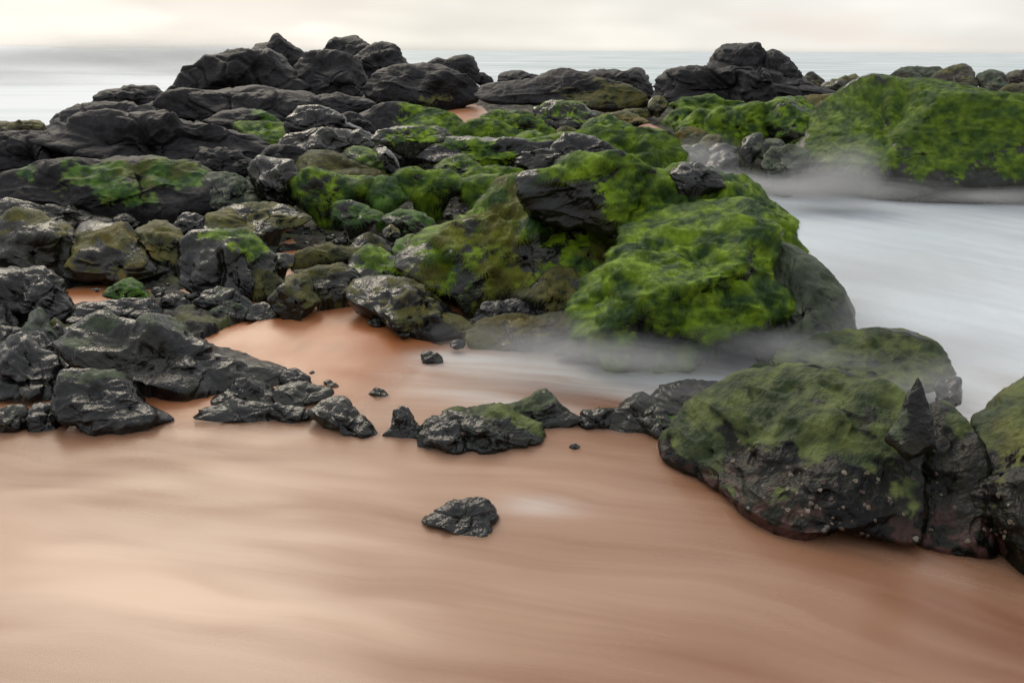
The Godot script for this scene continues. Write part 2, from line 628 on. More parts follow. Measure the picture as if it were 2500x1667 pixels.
func sand_color(x: float, z: float) -> Color:
	var n := n_mid.get_noise_2d(x * 1.3 + 9.0, z * 2.5)
	var n2 := n_fine.get_noise_2d(x * 1.0, z * 9.0 + x * 3.0)
	var c := Color(0.34, 0.118, 0.042).lerp(Color(0.42, 0.195, 0.100), clampf(0.35 + 0.9 * n + 0.9 * n2, 0.0, 1.0))
	# dark rills where the backwash has drained
	var rill := 1.0 - ramp(0.0, 0.045, absf(n_mid.get_noise_2d(x * 0.8 + 31.0, z * 1.9 - x * 0.9)))
	c = c.lerp(Color(0.17, 0.065, 0.028), 0.6 * rill * ramp(-0.1, 0.25, n_mid.get_noise_2d(x * 1.5, z * 1.5 + 60.0)))
	return c.lerp(Color(0.21, 0.075, 0.03), ramp(0.25, 0.5, n_mid.get_noise_2d(x * 0.8 - 40.0, z * 3.0 - x * 1.0)) * 0.6)

func shelf_color(x: float, z: float) -> Color:
	var n := n_mid.get_noise_2d(x * 3.0, z * 3.0)
	var c := Color(0.013, 0.013, 0.011) * (1.0 + n)
	return c.lerp(Color(0.045, 0.052, 0.012), ramp(0.05, 0.25, n_fine.get_noise_2d(x * 2.6 + 50.0, z * 2.6)))

# where the current runs: along and across it, in metres; it parts round the lone rock
func flow(x: float, z: float) -> Vector2:
	var d := -z
	var y := d + 0.20 * x * x * ramp(-0.2, 1.4, x) + 0.20 * x + 0.07 * n_big.get_noise_2d(x * 0.6, z * 0.6) + 0.05 * n_mid.get_noise_2d(x * 1.1 + 4.0, z * 2.2)
	var dx := x + 0.12
	var dy := y - 2.95
	var r2 := dx * dx * 0.35 + dy * dy
	return Vector2(x, 2.95 + dy * (1.0 - 0.022 / (r2 + 0.028)))

func water_color(x: float, z: float) -> Color:
	var d := -z
	var f := flow(x, z)
	var a := n_fine.get_noise_2d(f.x * 0.35, f.y * 1.9)
	var b := n_mid.get_noise_2d(f.x * 0.55 + 20.0, f.y * 6.5)
	var c := n_mid.get_noise_2d(f.x * 0.8 + 70.0, f.y * 19.0)
	var e := n_mid.get_noise_2d(f.x * 1.3 + 170.0, f.y * 55.0)
	var wide := n_big.get_noise_2d(f.x * 0.35 + 8.0, f.y * 0.8)
	# drifting sandy foam on clear brown water; boulder reflection painted in as a fade to the right
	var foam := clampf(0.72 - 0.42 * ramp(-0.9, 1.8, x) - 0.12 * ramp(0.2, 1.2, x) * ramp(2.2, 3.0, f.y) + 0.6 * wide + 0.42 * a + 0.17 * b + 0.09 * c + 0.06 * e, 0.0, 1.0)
	foam = clampf(foam - 0.4 * ramp(-0.75, -1.3, x + 0.3 * a) * ramp(2.95, 3.35, d + 0.5 * a + 0.3 * b), 0.0, 1.0)  # dark reflection below the left rocks, painted in by thinning the foam
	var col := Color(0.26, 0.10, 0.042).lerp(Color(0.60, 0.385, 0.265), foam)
	# white froth pouring through the gaps and filling the channel
	var froth := ramp(3.55, 4.3, d + 0.30 * (x - 0.3) + 0.4 * a + 0.3 * wide) * ramp(-1.1, 0.5, x + 0.7 * a)
	froth = clampf(froth * (0.85 + 0.45 * b + 0.5 * a + 0.2 * c), 0.0, 1.0)
	# the eddy that breaks behind the lone rock
	froth = maxf(froth, (0.55 + 0.5 * b + 0.4 * c) * exp(-pow((x - 0.10) / 0.15, 2.0) - pow((d - 2.93) / 0.075, 2.0)))
	col = col.lerp(Color(0.80, 0.775, 0.755), froth)
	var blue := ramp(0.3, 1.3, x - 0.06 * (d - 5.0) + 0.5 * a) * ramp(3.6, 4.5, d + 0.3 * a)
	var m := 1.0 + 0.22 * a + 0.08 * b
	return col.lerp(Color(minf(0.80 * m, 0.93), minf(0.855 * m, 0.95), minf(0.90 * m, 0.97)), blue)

func sea_color(x: float, z: float) -> Color:
	var d := -z
	var a := n_fine.get_noise_2d(x * 0.05, d * 0.42)
	var b := n_mid.get_noise_2d(x * 0.025 + 5.0, d * 0.12)
	var c := Color(0.36, 0.43, 0.43).lerp(Color(0.62, 0.66, 0.70), clampf(0.45 + 0.9 * a + 0.6 * b, 0.0, 1.0))
	var surf := ramp(-3.0, -9.0, x + 0.05 * d) * ramp(16.0, 24.0, d) * (1.0 - ramp(95.0, 160.0, d))
	return c.lerp(Color(0.62, 0.66, 0.70), clampf(surf * (0.85 + 0.5 * a), 0.0, 1.0))

func make_sky() -> PanoramaSkyMaterial:
	var w := 1024
	var h := 512
	var im := Image.create(w, h, false, Image.FORMAT_RGBF)
	var cl := noise_kind(71, 1.0, 5)
	var sun := Vector3(-0.36, 0.42, -1.0).normalized()
	for y in h:
		var lat := PI * (0.5 - (y + 0.5) / h)
		for x in w:
			var lon := TAU * (x + 0.5) / w
			var d := Vector3(sin(lon) * cos(lat), sin(lat), -cos(lon) * cos(lat))
			var up := maxf(d.y, 0.0)
			var t := pow(1.0 - up, 3.0)
			var c := Color(1.10, 1.12, 1.16).lerp(Color(0.80, 0.785, 0.735), t)
			var toward := d.dot(sun) * 0.5 + 0.5
			c = c * lerpf(0.60, 1.05, ramp(0.1, 1.0, toward))
			c = c.lerp(Color(1.15, 1.06, 0.90), 0.75 * pow(toward, 12.0))
			# long flat cloud banks
			var e := d / (up + 0.12)
			var n := cl.get_noise_3d(e.x * 0.45, up * 9.0, e.z * 0.45)
			c = c * (1.0 + 0.32 * n)
			c = c.lerp(Color(0.90, 0.80, 0.72), 0.55 * ramp(0.12, 0.35, cl.get_noise_3d(e.x * 0.35 + 30.0, up * 34.0, e.z * 0.35)) * t * (1.0 - ramp(0.02, 0.3, up)))
			im.set_pixel(x, y, Color(c.r, c.g, c.b))
	var m := PanoramaSkyMaterial.new()
	m.panorama = ImageTexture.create_from_image(im)
	return m

# loose stones and grit that fill the crevices of the reef
func rubble() -> void:
	var st := SurfaceTool.new()
	var ball := SphereMesh.new()
	ball.radial_segments = 10
	ball.rings = 6
	st.create_from(ball, 0)
	var arr := st.commit_to_arrays()
	var v: PackedVector3Array = arr[Mesh.ARRAY_VERTEX]
	for i in v.size():
		v[i] *= 1.0 + 0.45 * n_mid.get_noise_3dv(v[i] * 2.2) + 0.3 * n_fine.get_noise_3dv(v[i] * 1.5 + Vector3(9, 2, 4))
	arr[Mesh.ARRAY_VERTEX] = v
	var am := ArrayMesh.new()
	am.add_surface_from_arrays(Mesh.PRIMITIVE_TRIANGLES, arr)
	st.clear()
	st.create_from(am, 0)
	st.generate_normals()
	var r := RandomNumberGenerator.new()
	r.seed = 404
	var buf := PackedFloat32Array()
	for i in 2600:
		var z := -r.randf_range(5.4, 12.5)
		var x := r.randf_range(-0.6, 0.25) * -z
		var h := shelf_height(x, z)
		if h < sand_height(x, z) - 0.02 or h < 0.0:
			continue
		var s := r.randf_range(0.02, 0.06) * (1.0 + 0.4 * r.randf() * r.randf() * 3.0)
		var b := Basis.from_euler(Vector3(r.randf() * TAU, r.randf() * TAU, r.randf() * TAU)) * Basis.from_scale(Vector3(1.3, 0.8, 1.0) * s)
		for f in [b.x.x, b.y.x, b.z.x, x, b.x.y, b.y.y, b.z.y, h, b.x.z, b.y.z, b.z.z, z]:
			buf.append(f)
		var t := r.randf_range(0.6, 1.6)
		var olive := ramp(0.0, 0.3, n_fine.get_noise_2d(x * 1.7, z * 1.7))
		for f in [lerpf(0.011, 0.026, olive) * t, lerpf(0.011, 0.028, olive) * t, lerpf(0.011, 0.009, olive) * t, 1.0]:
			buf.append(f)
	var mm := MultiMesh.new()
	mm.transform_format = MultiMesh.TRANSFORM_3D
	mm.use_colors = true
	mm.mesh = st.commit()
	mm.instance_count = buf.size() / 16
	mm.buffer = buf
	var mi := MultiMeshInstance3D.new()
	mi.multimesh = mm
	mi.material_override = mats["wet_basalt"]
	mi.name = "rubble"
	add_child(mi)
	tag(mi, "small dark stones and grit packed between the reef boulders", "rubble", "", "stuff")

func mist(px: float, py: float, dist: float, size: Vector3, dens: float, turn := 0.0) -> void:
	# a few ragged puffs, each of nested shells, thicker towards the middle
	var r := RandomNumberGenerator.new()
	r.seed = int(px * 7.0 + py)
	var centre := ground_point(px, py, dist)
	for q in 4:
		var own := size * Vector3(r.randf_range(0.4, 0.75), r.randf_range(0.45, 0.9), r.randf_range(0.5, 0.9))
		var spot := centre + size * Vector3(r.randf_range(-0.38, 0.38), r.randf_range(-0.18, 0.14), r.randf_range(-0.3, 0.3))
		var tip := turn + r.randf_range(-0.12, 0.12)
		for k in 3:
			var f := FogVolume.new()
			f.shape = RenderingServer.FOG_VOLUME_SHAPE_ELLIPSOID
			f.size = own * (0.5 + 0.35 * k)
			var m := FogMaterial.new()
			m.density = dens * [0.42, 0.26, 0.14][k]
			m.albedo = Color(0.985, 0.988, 0.995)
			f.material = m
			f.name = "mist"
			f.set_meta("kind", "stuff")
			mist_bank.add_child(f, true)
			f.position = spot
			f.rotation = Vector3(0.0, 0.0, tip)

var mist_bank: Node3D

func _ready() -> void:
	# camera
	cam_basis = Basis.from_euler(Vector3(-PITCH, 0.0, ROLL))
	var cam := Camera3D.new()
	cam.name = "camera"
	cam.fov = rad_to_deg(2.0 * atan(833.5 / FOCAL))
	cam.near = 0.05
	cam.far = 9000.0
	cam.transform = Transform3D(cam_basis, EYE)
	add_child(cam)
	cam.current = true
	# sky, exposure
	var env := Environment.new()
	env.background_mode = Environment.BG_SKY
	env.sky = Sky.new()
	env.sky.sky_material = make_sky()
	env.tonemap_mode = Environment.TONE_MAPPER_LINEAR
	env.tonemap_exposure = 1.0
	env.volumetric_fog_enabled = true
	env.volumetric_fog_density = 0.0
	env.sdfgi_enabled = true
	env.ssao_enabled = true
	env.ssil_enabled = true
	var we := WorldEnvironment.new()
	we.name = "world_environment"
	we.environment = env
	add_child(we)
	# the sun, veiled, behind the rocks on the left
	var sun := DirectionalLight3D.new()
	sun.name = "sun"
	sun.light_energy = 0.42
	sun.light_angular_distance = 25.0
	sun.light_color = Color(1.0, 0.95, 0.86)
	sun.shadow_enabled = true
	add_child(sun)
	sun.look_at_from_position(Vector3(-0.42, 0.85, -1.0), Vector3.ZERO)

	n_big = noise_kind(1, 1.0, 2)
	n_mid = noise_kind(2, 1.0, 2)
	n_fine = noise_kind(3, 1.0, 4)
	n_cell = noise_kind(4, 1.0, 1, FastNoiseLite.TYPE_CELLULAR)
	n_cell.cellular_return_type = FastNoiseLite.RETURN_DISTANCE2_SUB
	n_pit = noise_kind(5, 1.0, 2)
	make_materials()
	make_strand()
	make_limpets()

	# sand, shelf, water, sea
	for s in [[202, 713, 92, 36], [718, 603, 75, 24], [690, 655, 40, 26], [1125, 745, 70, 44], [1130, 281, 48, 15], [1365, 318, 22, 14], [1560, 306, 40, 10], [1490, 274, 40, 9], [640, 730, 40, 20]]:
		var d := shore_distance(s[1], false)
		var t := slope_of(s[1])
		sand_spots.append([ground_point(s[0], s[1], d), s[2] / FOCAL * d, s[3] / FOCAL * d / maxf(t, 0.06)])
	sheet("sand", steps(-1.9, 1.9, 230), steps_from(-24.0, 45.0, 380), sand_height, sand_color, mats["wet_sand"])
	sheet("rock_shelf", steps(-1.4, 1.4, 330), steps(-4.0, -22.0, 380, 1.3), shelf_height, shelf_color, mats["shelf_basalt"])
	var wm := StandardMaterial3D.new()
	wm.resource_name = "milky_water"
	wm.vertex_color_use_as_albedo = true
	wm.roughness = 0.28
	wm.metallic_specular = 0.5
	var veil: StandardMaterial3D = wm.duplicate()
	veil.transparency = BaseMaterial3D.TRANSPARENCY_ALPHA
	veil.albedo_color = Color(1, 1, 1, 0.5)
	var swell := func(x: float, z: float) -> float: return 0.004 * n_mid.get_noise_2d(x * 1.2, flow(x, z).y * 3.0) * (1.0 - ramp(3.5, 4.2, -z))
	var rows := PackedFloat32Array()
	for q in 470:
		var t := q / 469.0
		rows.append(2.5 - 3.9 * t / 0.06 if t < 0.06 else -1.4 - 3.2 * (t - 0.06) / 0.74 if t < 0.8 else -4.6 - 8.4 * pow((t - 0.8) / 0.2, 1.3))
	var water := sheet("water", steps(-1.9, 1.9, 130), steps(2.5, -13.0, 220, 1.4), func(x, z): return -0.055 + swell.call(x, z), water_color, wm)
	for k in 4:
		var level: float = [-0.038, -0.024, -0.011, 0.0][k]
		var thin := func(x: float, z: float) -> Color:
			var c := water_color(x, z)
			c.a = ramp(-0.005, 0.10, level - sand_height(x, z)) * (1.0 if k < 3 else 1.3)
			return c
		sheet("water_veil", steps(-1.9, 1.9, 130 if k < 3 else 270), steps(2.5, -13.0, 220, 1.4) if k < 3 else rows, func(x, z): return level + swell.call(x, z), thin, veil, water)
	var sm := StandardMaterial3D.new()
	sm.resource_name = "sea_water"
	sm.vertex_color_use_as_albedo = true
	sm.roughness = 0.6
	sm.metallic_specular = 0.3
	var sea_level := func(x: float, z: float) -> float:
		var d := -z
		var left := ramp(-12.0, -22.0, x)
		return -0.06 - 0.05 * ramp(200.0, 100.0, d) + (1.72 * left * exp(-pow((d - 82.0 - 0.12 * x) / 4.2, 2.0)) * (1.0 + 0.12 * n_mid.get_noise_2d(x * 0.12, 2.0)) if d < 120.0 else 0.0)
	sheet("sea", steps(-2.4, 2.4, 330), steps(-12.5, -6000.0, 420, 4.0), sea_level, sea_color, sm)

	rocks()
	rubble()

	# spray and drifting mist where the swell breaks between the rocks
	mist_bank = Node3D.new()
	mist_bank.name = "mist_bank"
	tag(mist_bank, "thin white spray drifting low over the channel between the mossy boulders", "mist", "", "stuff")
	add_child(mist_bank)
	mists()
	print("rocks ", n_rocks, " vertices ", n_verts, " strands ", n_strands)


# ---------------------------------------------------------------- every rock in view, far to near
func rocks() -> void:
	skyline_rocks()
	middle_rocks()
	left_rocks()
	green_rocks()
	shore_rocks()
	near_rocks()

func skyline_rocks() -> void:
	var g := "rocks along the skyline"
	rock("A", 20.0, "dry", "dark pointed rock peak poking up behind the big domed skyline boulder", [1690, 340, 1715, 292, 1815, 275, 1840, 248, 1882, 226, 1940, 262, 1990, 310, 2050, 348, 2080, 430, 1700, 430], {"swell": 1.03, "group": g, "facets": 9})
	rock("F", 21.0, "dry", "highest dark rock on the skyline, round-topped, right of the pointed peak", [742, 115, 765, 85, 790, 76, 825, 85, 850, 105, 870, 150, 800, 165, 740, 150], {"swell": 1.03, "group": g})
	rock("F", 19.6, "dry", "lumpy dark skyline rock sloping down to the sea on its right", [800, 135, 830, 112, 855, 100, 885, 97, 905, 102, 918, 125, 947, 150, 930, 180, 850, 185, 800, 170], {"swell": 1.03, "group": g, "amp": 1.2})
	rock("F", 18.2, "dry", "broad dark rock between the domed skyline boulder and the lumpy one", [660, 190, 672, 148, 700, 122, 760, 115, 810, 128, 838, 155, 850, 185, 838, 222, 780, 232, 700, 225], {"swell": 1.03, "group": g})
	rock("A", 16.6, "dry", "largest dark domed boulder on the skyline, resting on a ledge", [1178, 640, 1180, 570, 1240, 490, 1290, 440, 1340, 375, 1430, 312, 1530, 293, 1690, 296, 1790, 320, 1860, 360, 1900, 400, 1980, 460, 2060, 530, 2122, 605, 2100, 635, 1850, 640, 1600, 640, 1350, 655], {"swell": 1.03, "group": g, "lean": 12, "facets": 8, "t": 0.6})
	rock("B", 18.6, "dry", "square-ended dark block standing against the grey sea", [590, 420, 640, 395, 760, 385, 850, 372, 910, 380, 938, 405, 945, 470, 945, 560, 850, 580, 690, 540], {"swell": 1.03, "group": g, "box": 0.6, "lean": 10})
	rock("B", 19.2, "dry", "small low rock tucked against the square-ended block", [935, 495, 980, 486, 1045, 527, 1050, 570, 935, 570], {"swell": 1.03, "group": g})
	rock("B", 19.0, "dry", "low humped rock alone on the waterline in the skyline gap", [1070, 530, 1110, 485, 1180, 466, 1260, 478, 1390, 520, 1390, 575, 1080, 575], {"swell": 1.03, "group": g, "lean": 35})
	rock("B", 16.2, "dry", "wide dark rock below the square-ended block, smooth and sloping", [150, 650, 170, 590, 260, 490, 330, 455, 450, 430, 600, 410, 700, 430, 830, 500, 930, 560, 985, 620, 985, 690, 860, 725, 600, 720, 300, 720], {"swell": 1.03, "group": g, "lean": 26, "mp": [[620, 690, 140, 30, 0.7]], "hue": 2})
	rock("B", 16.4, "dry", "blunt dark rock at the right end of the low skyline ledge", [1560, 500, 1650, 480, 1790, 455, 1900, 468, 2040, 456, 2090, 500, 2130, 570, 2147, 630, 2140, 690, 1900, 690, 1600, 600], {"swell": 1.03, "group": g, "lean": 15, "box": 0.7})
	rock("B", 14.6, "dry", "long flat slab with green algae down its right end", [950, 650, 1000, 560, 1150, 540, 1390, 512, 1410, 490, 1540, 485, 1590, 503, 1700, 520, 1870, 560, 2000, 590, 2100, 650, 2125, 720, 2000, 750, 1750, 750, 1500, 720, 1300, 700, 1100, 710], {"swell": 1.03, "group": g, "lean": 42, "hue": 2, "mp": [[1980, 650, 200, 90, 0.9], [1750, 650, 160, 70, 0.65]], "tone": 1.1})
	rock("F", 14.6, "dry", "rounded dark cap of the skyline mound on the right", [1618, 175, 1636, 130, 1658, 104, 1690, 92, 1712, 92, 1735, 100, 1756, 120, 1768, 160, 1750, 190, 1640, 190], {"swell": 1.03, "group": "dark mound on the right skyline", "lean": 15})
	rock("F", 14.4, "dry", "dark shoulder on the right flank of the skyline mound", [1738, 175, 1752, 120, 1775, 112, 1815, 135, 1845, 168, 1868, 205, 1820, 220, 1750, 210], {"swell": 1.03, "group": "dark mound on the right skyline", "lean": 20})
	rock("F", 14.0, "dry", "broad dark base of the skyline mound above the green lumps", [1503, 225, 1512, 178, 1540, 162, 1600, 146, 1645, 142, 1700, 150, 1760, 152, 1830, 175, 1880, 200, 1965, 224, 1900, 238, 1700, 238, 1520, 236], {"swell": 1.03, "group": "dark mound on the right skyline", "amp": 1.5, "lean": 14, "t": 0.6})
	rock("C", 16.5, "far", "small olive ledge just right of the dark skyline mound", [860, 510, 890, 490, 945, 488, 1005, 525, 1030, 600, 880, 600], {"swell": 1.03, "group": "weathered ledges far right"})
	rock("C", 15.8, "far", "low knobbly ledge in front of the sea, left of the giant green boulder", [990, 570, 1080, 525, 1135, 505, 1190, 502, 1300, 532, 1310, 600, 1150, 645, 1010, 645], {"swell": 1.03, "group": "weathered ledges far right", "amp": 1.3, "mat": "wet_basalt"})
	rock("C", 15.4, "far", "greyish green ridge showing behind the giant green boulder", [1420, 530, 1480, 490, 1560, 455, 1700, 437, 1800, 442, 1850, 500, 1800, 600, 1500, 600], {"swell": 1.03, "group": "weathered ledges far right", "hue": 3})
	rock("C", 14.2, "far", "dark rock with a notched top behind the giant green boulder", [1715, 550, 1760, 480, 1870, 440, 1940, 420, 1990, 430, 2030, 460, 2050, 560, 2010, 640, 1800, 640], {"swell": 1.03, "group": "weathered ledges far right", "moss": 0.15})
	rock("C", 14.0, "far", "shaggy grey-brown rock near the right edge of the skyline", [2030, 510, 2080, 475, 2150, 460, 2210, 490, 2250, 550, 2260, 640, 2050, 640], {"swell": 1.03, "group": "weathered ledges far right", "hue": 3})
	rock("C", 15.2, "far", "dark rock cut off by the right edge of the picture on the skyline", [2210, 510, 2300, 470, 2400, 462, 2480, 480, 2480, 580, 2230, 580], {"swell": 1.03, "group": "weathered ledges far right", "moss": 0.1})
	rock("C", 12.8, "far", "olive slab at the right edge just above the giant green boulder", [2180, 620, 2230, 575, 2400, 558, 2480, 560, 2480, 680, 2200, 680], {"swell": 1.03, "group": "weathered ledges far right", "hue": 2})
	rock("C", 12.3, "olive", "flat yellow-green slab between the skyline mound and the giant boulder", [820, 660, 900, 645, 1000, 642, 1190, 628, 1150, 700, 1040, 790, 930, 780, 850, 720], {"lean": 62, "t": 0.2, "moss": 0.85, "hue": 2, "warm": 0.6, "facets": 2})
	rock("A", 15.8, "dry", "low dark rock at the water's edge left of the domed boulder", [610, 700, 640, 650, 720, 595, 800, 590, 850, 558, 920, 565, 1020, 580, 1105, 625, 1080, 720, 930, 740, 700, 740], {"swell": 1.03, "group": g})
	rock("A", 16.0, "dry", "narrow upright stone wedged at the left foot of the domed boulder", [1100, 640, 1150, 575, 1185, 570, 1215, 650, 1180, 700, 1110, 700], {"swell": 1.03, "group": g, "name": "rock"})
	rock("A", 15.2, "dry", "dark stepped ledge that carries the domed boulder", [1040, 700, 1140, 625, 1350, 605, 1600, 600, 1740, 590, 1900, 600, 2130, 600, 2240, 640, 2320, 740, 2250, 850, 1900, 850, 1500, 830, 1200, 800], {"swell": 1.03, "group": g, "lean": 38, "amp": 1.2})
	rock("A", 16.0, "far", "brown-green rock at the left edge beside the surf", [-60, 860, -60, 825, 0, 820, 70, 822, 190, 800, 260, 803, 325, 830, 300, 890, 100, 910, -60, 910], {"swell": 1.03, "group": g})

func middle_rocks() -> void:
	var g := "dark rocks in the middle of the left reef"
	rock("A", 14.2, "dry", "flat grey rock at the left edge below the surf", [-60, 970, 0, 900, 50, 885, 200, 875, 300, 895, 280, 950, 100, 990, -60, 1000], {"group": g, "lean": 45})
	rock("A", 14.2, "dry", "small dark stone on the left shoulder of the pale-topped hump", [325, 830, 370, 765, 435, 748, 460, 800, 400, 850], {"group": g})
	rock("A", 13.2, "dry", "pale-topped smooth hump above the large left reef boulder", [255, 920, 330, 820, 440, 740, 530, 697, 600, 690, 740, 680, 860, 700, 960, 740, 1050, 775, 1190, 800, 1250, 870, 900, 920, 500, 950], {"group": g, "lean": 40, "tone": 1.6, "amp": 1.2})
	rock("A", 13.9, "dry", "small ribbed stone below the waterline rock", [930, 740, 1040, 682, 1100, 700, 1135, 775, 1000, 790], {"group": g})
	rock("A", 13.9, "dry", "squarish small stone below the domed boulder's left foot", [1125, 775, 1150, 690, 1240, 678, 1250, 760], {"group": g})
	rock("A", 13.6, "dry", "small leaning stone right of the squarish one", [1190, 800, 1230, 722, 1290, 690, 1335, 755, 1320, 810], {"group": g})
	rock("A", 13.5, "dry", "flattish small rock under the stepped ledge", [1320, 800, 1370, 740, 1490, 710, 1585, 740, 1520, 800], {"group": g})
	rock("A", 13.0, "dry", "grey rounded slab with a faint green right flank below the ledge", [1370, 815, 1500, 762, 1650, 725, 1760, 750, 1840, 790, 1880, 830, 1800, 870, 1450, 860], {"group": g, "lean": 38, "hue": 1, "mp": [[1790, 790, 70, 40, 0.8]], "tone": 1.25})
	rock("J", 11.4, "moss", "flat bright lime-green patch of rock beside the dark peaked rock", [90, 560, 340, 548, 690, 560, 720, 690, 560, 790, 420, 740, 260, 700], {"lean": 60, "t": 0.25, "moss": 0.9, "facets": 2, "strands": 0.5, "name": "rock"})
	rock("J", 12.6, "dry", "smooth grey rounded rock behind the dark peaked rock", [900, 340, 1000, 262, 1180, 235, 1320, 228, 1500, 240, 1640, 290, 1722, 395, 1600, 470, 1300, 480, 1000, 430], {"group": g, "tone": 1.4, "lean": 30})
	rock("A", 11.6, "dry", "large blocky left reef boulder with a pale ridge on top", [250, 960, 420, 880, 530, 810, 640, 800, 800, 790, 900, 800, 1060, 770, 1180, 800, 1400, 850, 1600, 900, 1720, 950, 1810, 1005, 1780, 1050, 1700, 1120, 1600, 1160, 1350, 1150, 1100, 1100, 800, 1075, 600, 1065, 450, 1020], {"group": g, "lean": 20, "amp": 1.25, "facets": 11, "tone": 1.15, "cracks": [[960, 830, 950, 920, 1020, 1000, 1050, 1080]]})
	rock("A", 11.5, "dry", "row of low jointed blocks at the left edge", [-60, 1010, 60, 955, 200, 920, 330, 955, 480, 975, 545, 1000, 570, 1070, 400, 1100, 200, 1120, -60, 1160], {"group": g, "lean": 22, "amp": 1.2, "cracks": [[190, 960, 210, 1090], [350, 980, 360, 1080]]})
	rock("A", 10.8, "dry", "broken dark rock at the right foot of the large left reef boulder", [1290, 1120, 1340, 1000, 1450, 985, 1600, 1040, 1710, 1090, 1690, 1190, 1450, 1170], {"group": g, "amp": 1.3})
	rock("J", 11.2, "dry", "thin crooked rock ridge to the right of the dark peaked rock", [1290, 500, 1420, 440, 1540, 460, 1660, 580, 1735, 650, 1700, 700, 1560, 640], {"group": g, "name": "rock"})
	rock("J", 10.4, "dry", "dark peaked rock with a hollow in its face, centre of the reef", [680, 680, 700, 590, 800, 470, 900, 380, 1000, 368, 1060, 372, 1180, 430, 1330, 510, 1420, 570, 1575, 632, 1520, 690, 1300, 700, 1000, 720, 800, 720], {"group": g, "lean": 18, "mat": "wet_basalt", "tone": 0.9, "facets": 9})
	rock("J", 9.9, "wet", "ridged grey rock in front of the dark peaked rock", [520, 850, 640, 720, 800, 680, 930, 660, 1130, 610, 1270, 598, 1390, 640, 1440, 720, 1420, 850, 1400, 950, 1000, 900, 700, 870], {"group": g, "amp": 1.2, "tone": 1.35})
	rock("J", 9.7, "wet", "rounded black nose of rock jutting right over a mossy slope", [1400, 680, 1470, 635, 1560, 635, 1650, 670, 1710, 780, 1720, 850, 1600, 860, 1430, 800], {"group": g})
	rock("J", 9.2, "dry", "drooping overhang of dark rock above a black hollow", [380, 960, 440, 890, 490, 858, 600, 830, 800, 840, 920, 880, 900, 1050, 850, 1180, 700, 1185, 590, 1120, 480, 1010], {"group": g, "lean": -8, "ext": 0.0, "cy": 0.5, "tone": 1.2})
	rock("J", 9.6, "soak", "rock deep in the hollow under the overhang, shade painted into its black colour", [250, 1100, 400, 960, 700, 1000, 850, 1150, 850, 1500, 600, 1560, 350, 1400], {"group": g, "lean": 5, "tone": 0.6})  # near-black colour stands in for the shadow of the hollow
	rock("J", 9.1, "deep", "mossy ramp running down from the black nose of rock", [1380, 930, 1430, 805, 1600, 850, 1750, 920, 1900, 1020, 1990, 1140, 1950, 1230, 1700, 1150], {"group": "mossy rocks in the middle", "lean": 30, "hue": 0, "strands": 0.5, "moss": 0.62})
	rock("J", 9.0, "wet", "dark bare rock on the right side of the mossy ramp", [1690, 880, 1830, 855, 1930, 900, 2000, 1090, 1950, 1160, 1850, 1050], {"group": g})
	rock("J", 8.9, "deep", "long dark mossy slope above the bright green lump", [830, 1080, 870, 970, 960, 850, 1120, 830, 1250, 900, 1400, 960, 1600, 1060, 1900, 1180, 2000, 1240, 1700, 1300, 1300, 1200, 1000, 1150], {"group": "mossy rocks in the middle", "lean": 34, "moss": 0.55, "hue": 2, "strands": 0.35})
	rock("A", 9.1, "dry", "broad dark slab with a spread of green and yellow moss on top", [-60, 1260, 100, 1180, 300, 1110, 560, 1075, 740, 1060, 950, 1075, 1180, 1080, 1290, 1110, 1400, 1170, 1450, 1250, 1450, 1420, 1200, 1470, 900, 1440, 600, 1420, 300, 1370, -60, 1350], {"group": g, "lean": 36, "facets": 5, "mat": "dry_basalt", "hue": 1, "warm": 0.35, "mp": [[720, 1180, 190, 75, 0.95], [1150, 1200, 200, 60, 0.95], [780, 1310, 170, 80, 0.75], [1000, 1130, 170, 40, 0.9], [190, 1150, 50, 40, 0.8]], "cracks": [[945, 1190, 965, 1300, 970, 1400]], "strands": 0.25, "long": 0.04})
	rock("A", 8.9, "grey", "grey-green rounded rock at the right end of the mossy slab", [1370, 1230, 1430, 1155, 1530, 1160, 1620, 1200, 1720, 1260, 1775, 1310, 1770, 1400, 1600, 1420, 1420, 1420], {"group": g, "lean": 28, "moss": 0.45, "hue": 3})
	rock("J", 9.0, "moss", "dark ledge of rock with thin green moss right of the crooked ridge", [1680, 760, 1800, 640, 2000, 600, 2200, 600, 2400, 620, 2500, 700, 2450, 790, 2100, 800, 1800, 800], {"group": g, "moss": 0.3, "lean": 36, "t": 0.3})

